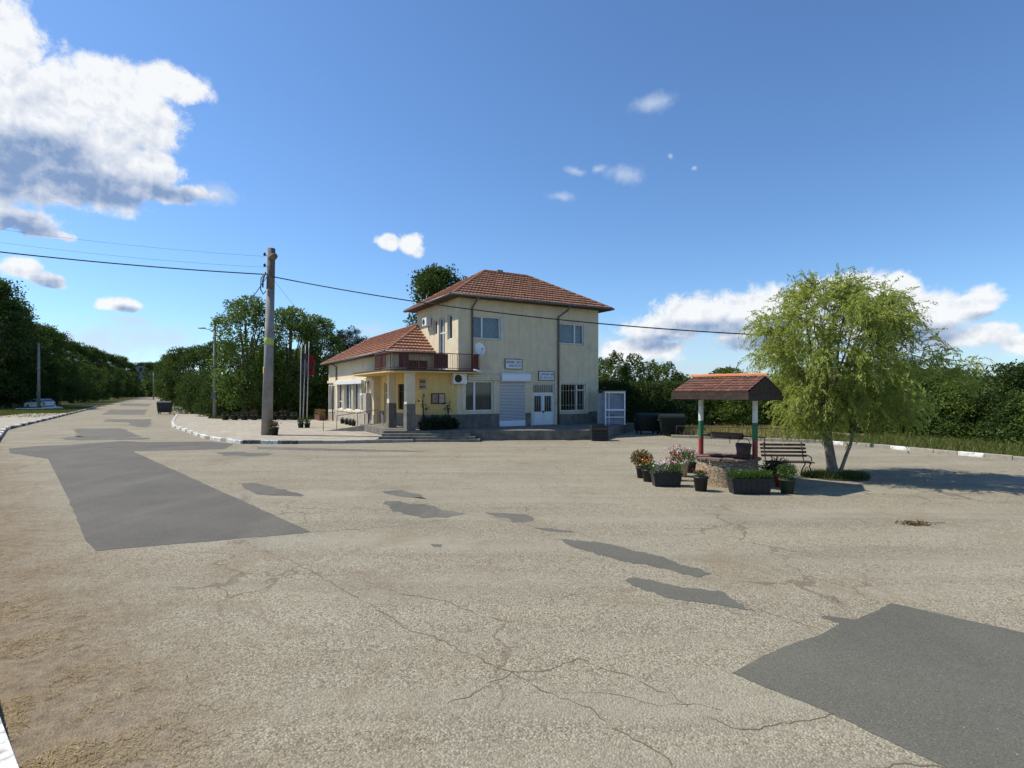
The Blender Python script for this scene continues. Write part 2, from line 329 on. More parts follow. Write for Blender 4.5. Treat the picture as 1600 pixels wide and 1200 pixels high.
# ------------------------------------------------------------------ ground, yard, pavements
def grass_ground_mat():
    m = bpy.data.materials.new('dry_grass_ground'); m.use_nodes = True; t = NT(m.node_tree); b = m.node_tree.nodes['Principled BSDF']
    P = t.n('ShaderNodeTexCoord').outputs['Object']
    c = t.mix(t.ramp(t.noise(P, .35, 5, .65), .35, .65), (.085, .11, .03), (.20, .17, .07)); c = t.mix(t.ramp(t.noise(P, 6, 4, .7), .4, .7, 0, .6), c, (.045, .055, .018))
    t.link(c, b.inputs['Base Color']); b.inputs['Roughness'].default_value = 1; b.inputs['Specular IOR Level'].default_value = .05
    return m
M_GRASSG = grass_ground_mat()
mb = MB(); mb.face([(-1500, -200, -.012), (1500, -200, -.012), (1500, 2500, -.012), (-1500, 2500, -.012)])
struct(mb.build('ground', M_GRASSG))
left_edge = [(12, -12), (4, -3.2), (-2.0, 2.37), (-4.6, 4.77), (-10, 10.2), (-20, 21.2), (-33, 35.8), (-42, 50), (-65, 86), (-110, 157), (-172, 256), (-215, 330)]
right_edge = [(-206, 334), (-163, 261), (-101, 163), (-47.8, 77), (-34.7, 56.6), (-27.6, 44.8), (-22, 36.8)]
yard = left_edge + right_edge + [(-12, 30), (-4, 36), (8.6, 38), (8.7, 29.9), (11.5, 28.6), (15.1, 26.5), (16.6, 23.9), (17.6, 21.5), (19.2, 18.5), (22, 12), (23, 0), (23, -12)]
mb = MB(); mb.prism(yard, -.3, 0); struct(mb.build('road', ASPH))
mb = MB(); mb.prism([(-14, 44), (-4, 36), (8.6, 38), (9.2, 31), (14, 29.5), (30, 28.5), (60, 45), (50, 60), (0, 60)], -.2, -.006)
struct(mb.build('path', mat('dry_earth', (.27, .22, .15), 1, (.18, .16, .08), .8)))

def rough_outline(poly, step=.22, amp=.05, seed=0):
    out = []
    n = len(poly)
    for i in range(n):
        a, b = Vector(poly[i]), Vector(poly[(i + 1) % n]); L = (b - a).length; k = max(1, min(90, int(L / step))); nn = Vector((-(b - a).y, (b - a).x)).normalized()
        for j in range(k):
            p = a.lerp(b, j / k); d = amp * 2 * mnoise.noise(Vector((p.x * 2.1, p.y * 2.1, seed))) + amp * mnoise.noise(Vector((p.x * 9, p.y * 9, seed + 5))) + .6 * amp * mnoise.noise(Vector((p.x * 24, p.y * 24, seed + 9)))
            out.append(tuple(p + nn * (d if j else 0)))
    return out
def patch(pix, m, z=.004, amp=.05, step=.22, seed=0):
    poly = [G(*p) for p in pix]; ol = rough_outline(poly, step, amp, seed)
    import mathutils
    tris = mathutils.geometry.tessellate_polygon([[Vector((x, y, 0)) for x, y in ol]])
    me = bpy.data.meshes.new('asphalt_patch'); me.from_pydata([(x, y, z) for x, y in ol], [], [tuple(t) for t in tris]); me.materials.append(m); me.update()
    bm_fix(me); o = bpy.data.objects.new('asphalt_patch', me); COL.objects.link(o); return struct(o)
def bm_fix(me):
    import bmesh
    b = bmesh.new(); b.from_mesh(me); bmesh.ops.recalc_face_normals(b, faces=b.faces)
    for f in b.faces:
        if f.normal.z < 0: f.normal_flip()
    b.to_mesh(me); b.free()
patch([(14, 701), (60, 697), (110, 695), (190, 689), (230, 691), (330, 690), (365, 694), (350, 702), (207, 705), (487, 832), (150, 861), (132, 842), (105, 775), (75, 717), (15, 708)], PATCH, .004, .012, .25, 1)
patch([(118, 670), (190, 669), (222, 683), (120, 683)], PATCHW, .004, .12, .4, 2)
patch([(165, 655), (238, 655), (232, 668), (205, 665), (196, 660), (160, 659)], PATCHW, .004, .2, .6, 3)
patch([(172, 640), (232, 640), (226, 648), (160, 648)], PATCHW, .004, .3, .9, 4)
patch([(212, 622.5), (240, 623), (238, 625), (208, 624.5)], PATCHW, .004, .3, 3, 21)
patch([(90, 685), (110, 682), (235, 684), (225, 687), (120, 688)], PATCHW, .004, .2, .4, 22)
patch([(190, 630), (236, 631), (232, 635), (186, 634)], PATCHW, .004, .3, 1.5, 5)
patch([(1143, 1052), (1190, 1026), (1250, 1002), (1286, 990), (1312, 975), (1282, 965), (1288, 962), (1335, 968), (1368, 955), (1393, 943), (1600, 989), (1800, 1034), (2000, 1400), (1700, 1330), (1480, 1200), (1300, 1116)], PATCHB, .004, .011, .05, 6)
patch([(370, 755), (400, 755), (430, 762), (476, 774), (470, 776), (402, 773), (392, 768)], PATCH, .004, .05, .15, 7)
patch([(600, 783), (625, 783), (640, 788), (680, 791), (690, 797), (728, 803), (700, 809), (680, 808), (660, 810), (640, 805), (612, 796), (604, 789)], PATCHW, .004, .09, .15, 8)
patch([(597, 768), (630, 766), (660, 774), (668, 780), (620, 775)], PATCHW, .004, .08, .2, 18)
patch([(757, 801), (790, 802), (830, 807), (832, 814), (800, 816), (775, 808)], PATCHW, .004, .09, .15, 9)
patch([(870, 842), (905, 844), (950, 850), (1015, 866), (1100, 893), (1096, 902), (1068, 898), (1010, 882), (960, 873), (925, 862), (885, 850)], PATCHB, .004, .05, .05, 10)
patch([(980, 905), (1002, 905), (1060, 916), (1130, 925), (1140, 936), (1180, 955), (1105, 943), (1050, 936), (1010, 924), (1000, 918)], PATCHB, .004, .045, .045, 11)
patch([(832, 825), (870, 827), (900, 831), (860, 830)], PATCHW, .004, .04, .1, 12)
patch([(672, 850), (690, 851), (688, 855), (676, 854)], PATCHW, .004, .02, .05, 13)
patch([(330, 706), (420, 708), (415, 712), (350, 712)], PATCHW, .004, .25, .4, 14)
patch([(400, 698), (480, 700), (670, 705), (640, 706), (500, 704), (400, 702)], PATCHW, .0045, .1, .4, 15)  # long thin darker strip across the yard before the pavement
M_CRACK = mat('crack_dirt', (.12, .095, .065), 1, (.16, .12, .07), 12)
def crack(pix, w=.016, seed=0):
    P = [Vector(G(*p)) for p in pix]; pts = []
    for a, b in zip(P[:-1], P[1:]):
        L = (b - a).length; k = max(2, int(L / .05)); nn = Vector((-(b - a).y, (b - a).x)).normalized()
        for j in range(k):
            p = a.lerp(b, j / k); pts.append(p + nn * (.07 * mnoise.noise(Vector((p.x * 3, p.y * 3, seed))) + .035 * mnoise.noise(Vector((p.x * 14, p.y * 14, seed)))))
    pts.append(P[-1]); mb = MB()
    for i in range(len(pts) - 1):
        a, b = pts[i], pts[i + 1]; d = (b - a); nn = Vector((-d.y, d.x)).normalized()
        def ww(p): return .5 * w * max(.0, .75 + 1.2 * mnoise.noise(Vector((p.x * 6, p.y * 6, seed + 3))))
        wa, wb = ww(a), ww(b)
        mb.face([(*(a - nn * wa), .0025), (*(b - nn * wb), .0025), (*(b + nn * wb), .0025), (*(a + nn * wa), .0025)])
    return mb
cr = MB()
for i, (pl, w) in enumerate([([(470, 885), (540, 925), (590, 950), (650, 985), (720, 1015), (800, 1050), (860, 1085), (930, 1110), (980, 1150), (1050, 1195)], .014),
        ([(800, 1050), (860, 1045), (900, 1030), (930, 1042), (1010, 1065), (1040, 1082)], .014), ([(560, 905), (640, 932), (700, 940), (740, 955), (800, 972)], .012),
        ([(380, 845), (430, 868), (470, 885)], .01), ([(487, 832), (600, 824), (700, 812)], .016), ([(700, 1100), (740, 1090), (765, 1065), (800, 1050)], .010),
        ([(1110, 925), (1180, 950), (1240, 972), (1284, 986)], .010), ([(1040, 1075), (1085, 1110), (1140, 1135), (1220, 1128), (1320, 1118)], .010),
        ([(870, 932), (930, 928), (992, 924)], .008), ([(880, 1080), (960, 1085), (1040, 1100), (1130, 1110)], .008), ([(690, 800), (760, 806), (840, 826), (900, 832)], .012),
        ([(1360, 1200), (1420, 1192), (1490, 1202)], .01), ([(280, 860), (330, 880), (400, 900)], .006), ([(440, 770), (520, 790), (600, 800)], .01)]):
    c = crack(pl, w, i * 7.3)
    for f in c.f: cr.face([c.v[k] for k in f])
struct(cr.build('road_cracks', M_CRACK))

def paving_mat():
    m = bpy.data.materials.new('pale_paving'); m.use_nodes = True; t = NT(m.node_tree); b = m.node_tree.nodes['Principled BSDF']
    P = t.n('ShaderNodeTexCoord').outputs['Object']
    br = t.n('ShaderNodeTexBrick'); t.link(P, br.inputs[0]); br.inputs['Scale'].default_value = 1.0; br.inputs['Brick Width'].default_value = .5; br.inputs['Row Height'].default_value = .5
    br.inputs['Mortar Size'].default_value = .018; br.inputs[1].default_value = (.40, .36, .28, 1); br.inputs[2].default_value = (.33, .295, .235, 1); br.inputs[3].default_value = (.24, .21, .16, 1)
    c = t.mix(t.ramp(t.noise(P, .8, 5, .7), .4, .7, 0, .7), br.outputs[0], (.25, .215, .16))
    t.link(c, b.inputs['Base Color']); b.inputs['Roughness'].default_value = .95; return m
M_PAVE = paving_mat()
kc = [(-4.9, 27.3), (-8.0, 26.6), (-10.3, 26.45), (-13.4, 26.9), (-16.2, 29.2), (-18.9, 32.6), (-24, 39), (-27.6, 44.8), (-31.2, 51), (-34.7, 57.0), (-47.8, 77.6), (-70, 113.5)]
pav = kc + [(-68, 114), (-46, 78.5), (-31.5, 57.5), (-27, 48.8), (-24.5, 47.5), (-14, 46.5), (-3, 31)]
mb = MB(); mb.prism(pav, -.1, .125); struct(mb.build('pavement', M_PAVE))
rp = [(p[0] - .0, p[1]) for p in [(-33, 35.8), (-42, 50), (-65, 86), (-80, 109)]]
mb = MB(); mb.prism([(-33.1, 35.85), (-42.1, 50.05), (-49, 61), (-53, 60), (-46, 46), (-38, 34), (-30, 26), (-20.5, 21.3)], -.1, .13); struct(mb.build('pavement', M_PAVE))

def kerb(name, pts, mats, pattern, w=.16, h=.15, bl=1.0, off=0, seed=1, bv=.82):
    """row of kerb blocks along a polyline, material picked block by block"""
    rnd = random.Random(seed); mb = MB(); P = [Vector(p) for p in pts]; i = 0
    for a, b in zip(P[:-1], P[1:]):
        L = (b - a).length; k = max(1, round(L / bl)); d = (b - a) / L; nn = Vector((-d.y, d.x)) * (w / 2)
        for j in range(k):
            s0 = a + d * (L * j / k + .012); s1 = a + d * (L * (j + 1) / k - .012); hh = h + rnd.uniform(-.012, .012)
            q = [s0 - nn, s1 - nn, s1 + nn, s0 + nn]; bev = .02
            q2 = [s0 - nn * bv, s1 - nn * bv, s1 + nn * bv, s0 + nn * bv]
            mi = pattern[i % len(pattern)]; i += 1
            mb.hexa([(*p, -.05) for p in q] + [(*p, hh - bev) for p in q], mi)
            mb.hexa([(*p, hh - bev) for p in q] + [(*p, hh) for p in q2], mi)
    return struct(mb.build(name, mats))
kerb('kerb', kc[:2], [M_KG], [0])
kerb('kerb', [kc[1], kc[2]], [M_KG, M_KB], [0, 0])
kerb('kerb', [(-10.3, 26.35), (-12.9, 26.45)], [M_KW, M_KB], [1, 0, 1], bl=.95, h=.17, w=.2)
kerb('kerb', [(-12.95, 26.45), (-13.6, 26.95), (-16.2, 29.2), (-18.9, 32.6), (-24, 39), (-27.6, 44.8), (-31.2, 51), (-34.7, 57.0)], [M_KW, M_KG], [0, 0, 1], bl=.75, h=.16, w=.2)
kerb('kerb', [(-34.7, 57.0), (-47.8, 77.6), (-70, 113.5)], [M_KG], [0], bl=2)
kerb('kerb', [(-20.4, 21.3), (-33, 35.8), (-42, 50), (-65, 86)], [M_KW, M_KB, M_KG], [0, 1, 0, 1, 2], bl=1.1, h=.17, w=.22)
kerb('kerb', [(8.7, 30.1), (11.5, 28.8), (15.1, 26.7)], [M_KG], [0], bl=1.2)
kerb('kerb', [(15.1, 26.7), (16.6, 24.1), (17.6, 21.7), (18.4, 20.2), (19.6, 18.0), (22.5, 12), (23.4, 0)], [M_KW, M_KG], [0, 1, 1], bl=.9)
# the low kerb wall beside the camera
kerb('kerb', [(-.9, 1.27), (-3.54, 3.56)], [M_KW, M_KG], [0], w=.34, h=.33, bl=1.75, bv=.96)
kerb('kerb', [(-3.56, 3.58), (-10.3, 9.9), (-20.2, 21.2)], [M_KG, M_KW], [0, 0, 1], w=.3, h=.24, bl=1.3)
mb = MB(); mb.prism([(-1.2, 1.2), (-3.7, 3.6), (-10.4, 9.9), (-20.5, 21.1), (-38, 33.9), (-38, 20), (-20, -8), (0, -8)], -.1, .08); struct(mb.build('verge', M_GRASSG))

# ------------------------------------------------------------------ the building
O = Vector((-2.96, 30.3)); U = Vector((.8645, .5027)); V = Vector((-.5027, .8645)); TH = math.atan2(U.y, U.x)
def front_u(px, v=0.0):
    r = (px - 800) / FPX; p = O + V * v; return (r * p.y - p.x) / (U.x - r * U.y)
def left_v(px, u=0.0):
    r = (px - 800) / FPX; p = O + U * u; return (r * p.y - p.x) / (V.x - r * V.y)
def zat(py, u, v): return CAMH + (HOR - py) * (O + U * u + V * v).y / FPX
bld = empty('public_building', (O.x, O.y, 0), 'cream two-storey building with red hipped roofs and a long low wing behind', 'building', TH)
MU, DV, ZE, ZR = 9.82, 6.36, 7.72, 10.1
ZF = .5
def fr(v0=0.0): return lambda s, z, d: (s, v0 + d, z)
def lf(u0=0.0): return lambda s, z, d: (u0 + d, s, z)
def wall(mb, P, s0, s1, z0, z1, ops, dep=.2, mi=0):
    ss = sorted({s0, s1, *[o[0] for o in ops], *[o[1] for o in ops]}); zz = sorted({z0, z1, *[o[2] for o in ops], *[o[3] for o in ops]})
    for a, b in zip(ss[:-1], ss[1:]):
        for c, d in zip(zz[:-1], zz[1:]):
            m, n = (a + b) / 2, (c + d) / 2
            if any(o[0] < m < o[1] and o[2] < n < o[3] for o in ops): continue
            mb.face([P(a, c, 0), P(b, c, 0), P(b, d, 0), P(a, d, 0)], mi)
    for (a, b, c, d) in ops:
        mb.face([P(a, c, 0), P(a, c, dep), P(a, d, dep), P(a, d, 0)], mi); mb.face([P(b, c, 0), P(b, c, dep), P(b, d, dep), P(b, d, 0)], mi)
        mb.face([P(a, d, 0), P(b, d, 0), P(b, d, dep), P(a, d, dep)], mi); mb.face([P(a, c, 0), P(b, c, 0), P(b, c, dep), P(a, c, dep)], mi)
def pbox(mb, P, s0, s1, z0, z1, d0, d1, mi=0):
    mb.hexa([P(s0, z0, d0), P(s1, z0, d0), P(s1, z0, d1), P(s0, z0, d1), P(s0, z1, d0), P(s1, z1, d0), P(s1, z1, d1), P(s0, z1, d1)], mi)
def window(P, op, mull=(.4,), trans=(), curtain=.9, fm=None, name='window', sill=True, fw=.06, dep=.12, bars=0, parent=None, cm=None):
    a, b, c, d = op; fm = fm or M_WHITE; m = MB()
    pbox(m, P, a, b, c, c + fw, dep - .03, dep + .03); pbox(m, P, a, b, d - fw, d, dep - .03, dep + .03)
    pbox(m, P, a, a + fw, c + fw, d - fw, dep - .03, dep + .03); pbox(m, P, b - fw, b, c + fw, d - fw, dep - .03, dep + .03)
    for q in mull: x = a + (b - a) * q; pbox(m, P, x - fw * .7, x + fw * .7, c + fw, d - fw, dep - .035, dep + .025)
    for (q, q0, q1) in trans:
        z = c + (d - c) * q; pbox(m, P, a + (b - a) * q0, a + (b - a) * q1, z - fw * .5, z + fw * .5, dep - .038, dep + .02)
    w = m.build(name, fm, parent or bld)
    g = MB(); g.face([P(a + fw, c + fw, dep + .012), P(b - fw, c + fw, dep + .012), P(b - fw, d - fw, dep + .012), P(a + fw, d - fw, dep + .012)]); g.build('pane', GLASS, w)
    if curtain:
        g = MB(); n = int((b - a) / .05); z0 = d - (d - c) * curtain
        for k in range(n):
            x0, x1 = a + (b - a) * k / n, a + (b - a) * (k + 1) / n; e0, e1 = dep + .16 + .03 * math.sin(k * 1.9), dep + .16 + .03 * math.sin((k + 1) * 1.9)
            g.face([P(x0, z0, e0), P(x1, z0, e1), P(x1, d, e1), P(x0, d, e0)])
        g.build('curtain', cm or M_CURT, w)
    if sill: g = MB(); pbox(g, P, a - .06, b + .06, c - .05, c, -.06, .1); g.build('sill', M_TRIM, w)
    if bars:
        g = MB()
        for k in range(1, bars): x = a + (b - a) * k / bars; g.tube([P(x, c, .03), P(x, d, .03)], .012, 5)
        for q in (.25, .75): z = c + (d - c) * q; g.tube([P(a, z, .03), P(b, z, .03)], .012, 5)
        g.build('window_bars', M_TRIM, w)
    return w
F0 = fr(0)
def fop(x0, x1, yt, yb, v=0.0):
    a, b = front_u(x0, v), front_u(x1, v); m = (a + b) / 2; return (a, b, zat(yb, m, v), zat(yt, m, v))
w_ul = fop(737.5, 782, 494.5, 529.5); w_ur = fop(873, 912, 506, 537.5)
w_gl = fop(727, 771, 595, 642.5); w_gr = fop(876, 915, 599.5, 644)
d_ms = fop(832.5, 867, 600, 668); d_sh = fop(781, 820, 590, 669)
d_ms = (d_ms[0], d_ms[1], ZF, d_ms[3]); d_sh = (d_sh[0], d_sh[1], ZF, d_sh[3])
L0 = lf(0)
def lop(x0, x1, yt, yb, u=0.0):
    a, b = sorted((left_v(x0, u), left_v(x1, u))); m = (a + b) / 2; return (a, b, zat(yb, u, m), zat(yt, u, m))
l_door = lop(685.5, 695, 497, 553); l_door = (l_door[0], l_door[1], 3.7, l_door[3]); l_win = lop(699, 706.5, 492, 530); l_small = lop(677, 683, 500, 523)
UL = -2.1
p_win = lop(621.5, 632, 600, 640, UL); p_door = lop(600, 606.5, 598, 664, UL); p_door = (p_door[0], p_door[1], ZF, p_door[3])
m = MB()
ZPL = 1.25
wall(m, F0, 0, MU, 3.5, ZE, [w_ul, w_ur]); wall(m, F0, UL, MU, 0, 3.5, [w_gl, w_gr, d_ms, (d_sh[0], d_sh[1], d_sh[2], min(3.45, d_sh[3]))])
wall(m, L0, 0, DV, 3.5, ZE, [l_door, l_win, l_small]); wall(m, lf(MU), 0, DV, 0, ZE, []); wall(m, fr(DV), 0, MU, 0, ZE, [])
wl = m.build('wall', M_WALL, bld)
m = MB(); wall(m, lf(UL), 0, 7.6, 0, 3.5, [p_win, p_door])
wall(m, fr(-.004), UL, front_u(714), ZPL + .0, 3.49, []); m.face([(UL, -.004, ZPL), (UL, 0, ZPL), (UL, 0, 3.49), (UL, -.004, 3.49)]); m.build('porch_wall', M_WALLY, bld)
# wing walls
UW = -2.5; VE = 21.2
L2 = lf(UW)
wops = [lop(515, 523, 600, 640, UW), lop(528, 536, 598, 642, UW), lop(538.5, 550, 596, 641, UW), lop(552.5, 563, 595, 641, UW), lop(565.5, 571, 595, 641, UW)]
wops = [(a, b, max(1.15, c), min(3.1, d)) for a, b, c, d in wops]
wops[0] = (wops[0][0], wops[0][1], .95, 3.0)
m = MB(); wall(m, L2, 7.6, VE, 0, 4.8, wops); wall(m, L2, 3.85, 7.6, 3.5, 4.8, [lop(577, 581, 565, 572, UW)] if 0 else [])
wall(m, fr(7.6), UW, UL, 0, 3.5, []); wall(m, fr(3.85), UW, .1, 3.5, 4.8, []); wall(m, fr(VE), UW, 3.2, 0, 4.8, []); wall(m, lf(3.2), DV, VE, 0, 4.8, [])
m.build('wing_wall', M_WALL, bld)
# dark floors / ceilings inside so that the rooms stay dim
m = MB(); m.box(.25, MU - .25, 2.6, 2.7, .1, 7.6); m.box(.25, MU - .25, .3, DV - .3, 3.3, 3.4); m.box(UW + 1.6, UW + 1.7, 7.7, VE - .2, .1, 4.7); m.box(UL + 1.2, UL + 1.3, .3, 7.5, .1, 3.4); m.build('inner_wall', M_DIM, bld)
# plinth (proud of the wall), pale band above it
m = MB(); e = .03
for bx in ((UL - e, d_sh[0] - .05, -e, 0), (d_sh[1] + .05, d_ms[0] - .08, -e, 0), (d_ms[1] + .08, MU + e, -e, 0), (MU, MU + e, 0, DV), (UL - e, UL, 0, p_door[0] - .03), (UL - e, UL, p_door[1] + .03, 7.6)): m = MB(); m.box(*bx, 0, ZPL); m.build('plinth', M_PLINTH, bld)
m = MB(); m.box(UW - e, UW, 7.57, VE + e, 0, 1.0); m.build('wing_plinth', mat('pale_stone_plinth', (.42, .37, .31), .9, (.30, .27, .22), 3, .004, 30), bld)
m = MB()
m.box(front_u(716), d_sh[0] - .05, -.045, 0, ZPL, ZPL + .12); m.build('plaster_moulding', M_TRIM, bld); m = MB(); m.box(d_ms[1] + .08, MU + .04, -.045, 0, ZPL, ZPL + .12); m.build('plaster_moulding', M_TRIM, bld)
m = MB(); m.box(UW - .1, UW, 7.6, VE + .1, 3.22, 3.42); m.build('cornice', M_TRIM, bld)
for (a, b, c, d) in wops:
    m = MB(); m.box(UW - .05, UW, a - .14, a, c - .1, d); m.box(UW - .05, UW, b, b + .14, c - .1, d); m.box(UW - .07, UW, a - .16, b + .16, c - .16, c); m.build('window_surround', M_TRIM, bld)
for (a, b, c, d) in (w_gl, w_gr):
    m = MB(); m.box(a - .2, a, -.04, 0, c - .1, d + .1); m.box(b, b + .2, -.04, 0, c - .1, d + .1); m.box(a, b, -.04, 0, d, d + .1); m.box(a, b, -.05, 0, c - .1, c); m.build('window_surround', M_TRIM, bld)
m = MB(); m.box(d_ms[0] - .14, d_ms[1] + .14, -.045, 0, d_ms[3] + .1, d_ms[3] + .18); m.box(d_ms[0] - .14, d_ms[0], -.04, 0, ZF, d_ms[3] + .1); m.box(d_ms[1], d_ms[1] + .14, -.04, 0, ZF, d_ms[3] + .1)
m.build('door_surround', M_TRIM, bld)
# windows and doors
window(F0, w_ul, (.36,), curtain=1, sill=True); window(F0, w_ur, (.66,), curtain=1)
for w_, q_ in ((w_ul, .16), (w_ur, .12)): m = MB(); pbox(m, F0, w_[1], w_[1] + q_, w_[2] - .02, w_[3] + .04, -.03, .0); m.build('window_jamb', mat('bluish_white_paint', (.55, .60, .68), .6), bld)
window(F0, w_gl, (.34,), curtain=1, sill=True, fw=.075, cm=mat('grey_net_curtain', (.13, .15, .165), .9, (.10, .11, .125), 3))
window(F0, w_gr, (.66,), ((.78, .66, 1),), curtain=0, bars=9)
window(L0, l_win, (), curtain=1, sill=False); window(L0, l_small, (), curtain=.4, sill=False); window(L0, l_door, (.5,), ((.72, 0, 1),), curtain=.8, sill=False, name='balcony_door')
window(lf(UL), p_win, (.5,), ((.7, 0, 1),), curtain=0, sill=False, fm=M_WOOD); window(lf(UL), p_door, (), ((.75, 0, 1),), curtain=0, sill=False, fm=M_TRIM, name='door')
for i, o in enumerate(wops): window(L2, o, (.5,) if i else (), ((.3, 0, 1),) if i == 1 else (), curtain=(.95, .5, 1, .8, .6)[i], sill=False)
# double door with barred transom
a, b, c, d = d_ms; dep = .14; m = MB(); zt = c + (d - c) * .77
pbox(m, F0, a, b, zt - .05, zt + .06, dep - .05, dep + .03); pbox(m, F0, a, a + .07, c, d, dep - .05, dep + .03); pbox(m, F0, b - .07, b, c, d, dep - .05, dep + .03); pbox(m, F0, a + .07, b - .07, d - .06, d, dep - .05, dep + .03)
dr = m.build('door', M_WHITE, bld); mid = (a + b) / 2; zp = c + (zt - c) * .42
for (x0, x1) in ((a + .08, mid - .01), (mid + .01, b - .08)):
    m = MB(); pbox(m, F0, x0, x1, c, zp, dep - .03, dep + .02); pbox(m, F0, x0, x0 + .1, zp, zt - .05, dep - .03, dep + .02); pbox(m, F0, x1 - .1, x1, zp, zt - .05, dep - .03, dep + .02); pbox(m, F0, x0 + .1, x1 - .1, zt - .15, zt - .05, dep - .03, dep + .02)
    pbox(m, F0, x0 + .09, x1 - .09, c + .12, zp - .12, dep - .045, dep - .03); m.build('door_leaf', M_WHITE, dr)
g = MB(); g.face([F0(a + .07, zp, dep + .01), F0(b - .07, zp, dep + .01), F0(b - .07, d - .06, dep + .01), F0(a + .07, d - .06, dep + .01)]); g.build('pane', GLASS, dr)
g = MB()
for k in range(1, 12): x = a + (b - a) * k / 12; g.tube([F0(x, zt + .05, .05), F0(x, d, .05)], .012, 5)
for k in (1, 2, 3, 4, 7, 8, 9, 10): x = a + (b - a) * k / 11; g.tube([F0(x, zp, .08), F0(x, zt - .1, .08)], .009, 5)
g.build('door_bars', M_WHITE, dr)
g = MB(); g.box(mid - .05, mid + .05, .04, .1, zp - .05, zp + .05); g.build('handle', M_DARK, dr)
# roller shutter: box and slatted curtain
def shutter_box(x0, x1, z0, z1, m_=M_WHITE, d=.26, bulge=True):
    g = MB(); n = 8; prof = [(-.0, z0), (-d * .8, z0 + .02), (-d, z0 + .08), (-d, z1 - .12), (-d * .75, z1 - .03), (-.0, z1)]
    for (p, q) in zip(prof[:-1], prof[1:]): g.face([(x0, p[0], p[1]), (x1, p[0], p[1]), (x1, q[0], q[1]), (x0, q[0], q[1])])
    g.face([(x0, p[0], p[1]) for p in prof]); g.face([(x1, p[0], p[1]) for p in reversed(prof)]); return g.build('shutter_box', m_, bld)
o1 = fop(781.5, 826, 583, 597); shutter_box(o1[0], o1[1], o1[2], o1[3], M_SHUT)
a, b, c, d = d_sh; g = MB(); nsl = int((3.4 - c) / .085); z = c + .35
pbox(g, F0, a - .03, b + .03, c, c + .33, -.03, .06)
while z < 3.3:
    g.hexa([F0(a - .03, z, -.005), F0(b + .03, z, -.005), F0(b + .03, z, .05), F0(a - .03, z, .05), F0(a - .03, z + .05, -.04), F0(b + .03, z + .05, -.04), F0(b + .03, z + .06, .05), F0(a - .03, z + .06, .05)]); z += .085
g.build('roller_shutter', M_SHUT, bld); g = MB(); pbox(g, F0, a - .02, b + .02, c + .34, 3.38, .0, .03); g.build('shutter_gap', M_GUT, bld)
o2 = fop(729, 779, 586.5, 594); g = MB(); z0, z1 = o2[2], o2[3]
for k in range(3): g.box(o2[0], o2[1], -.2 + .02 * (k == 1), 0, z0 + (z1 - z0) * k / 3 + .012, z0 + (z1 - z0) * (k + 1) / 3)
g.build('shutter_box', M_TRIM, bld)
o3 = sorted((left_v(527, UW), left_v(571, UW))); g = MB(); g.box(UW - .3, UW - .1, o3[0], o3[1], 3.06, 3.3); g.build('shutter_box', M_WHITE, bld)

# roofs
def roof_plane(mb, A, B, C, D, course=.38, tw=.22, amp=.022, lift=.085, rnd=None):
    """tiled plane: eave A->B, ridge D->C (D above A)"""
    rnd = rnd or random.Random(3)
    A, B, C, D = map(Vector, (A, B, C, D)); e = (B - A).normalized(); nrm = e.cross(D - A).normalized()
    if nrm.z < 0: nrm = -nrm
    sdir = nrm.cross(e).normalized()
    if sdir.z < 0: sdir = -sdir
    L = (B - A).length; H = (D - A).dot(sdir); dl = (D - A).dot(e); dr_ = (C - A).dot(e)
    k = 0; t = 0.0
    while t < H - .02:
        t1 = min(t + course, H); sh = 0
        lo = lambda q: dl * q / H; hi = lambda q: L + (dr_ - L) * q / H
        x = math.floor(min(lo(t), lo(t1)) / tw) * tw - tw + sh; sub = 4
        xmax = max(hi(t), hi(t1))
        while x < xmax + tw:
            r = rnd.random(); jl = rnd.uniform(-.006, .012)
            for q in range(sub):
                xa, xb = x + tw * q / sub, x + tw * (q + 1) / sub
                ha, hb = amp * math.sin(math.pi * q / sub), amp * math.sin(math.pi * (q + 1) / sub)
                def cl(xx, tt): return min(max(xx, lo(tt)), hi(tt))
                p = [cl(xa, t), cl(xb, t), cl(xb, t1), cl(xa, t1)]
                if p[1] - p[0] < 1e-4 and p[2] - p[3] < 1e-4: continue
                def P3(xx, tt, h): return A + e * xx + sdir * tt + nrm * h
                mb.face([P3(p[0], t, ha + lift + jl), P3(p[1], t, hb + lift + jl), P3(p[2], t1, hb), P3(p[3], t1, ha)], 0, r)
                if p[1] - p[0] > 1e-4: mb.face([P3(p[0], t, -.01), P3(p[1], t, -.01), P3(p[1], t, hb + lift + jl), P3(p[0], t, ha + lift + jl)], 0, r * .6)
            x += tw
        t = t1; k += 1
def ridge_caps(mb, a, b, rad=.11, step=.36, lift=.05, rnd=None):
    a, b = Vector(a), Vector(b); L = (b - a).length; n = max(1, int(L / step)); d = (b - a) / n; rnd = rnd or random.Random(5)
    u = d.normalized(); s = u.cross(Vector((0, 0, 1))).normalized(); w = s.cross(u)
    for k in range(n):
        p0 = a + d * k; p1 = a + d * (k + 1.12); r = rnd.random()
        for j in range(6):
            t0, t1 = math.pi * j / 6, math.pi * (j + 1) / 6
            def Q(p, t, rr): return p + (s * math.cos(t) + w * math.sin(t)) * rr + Vector((0, 0, lift - .06))
            mb.face([Q(p0, t0, rad * 1.12), Q(p0, t1, rad * 1.12), Q(p1, t1, rad * .95), Q(p1, t0, rad * .95)], 0, r, True)
        mb.face([Q(p0, math.pi * j / 6, rad * 1.12) for j in range(7)], 0, r * .5)
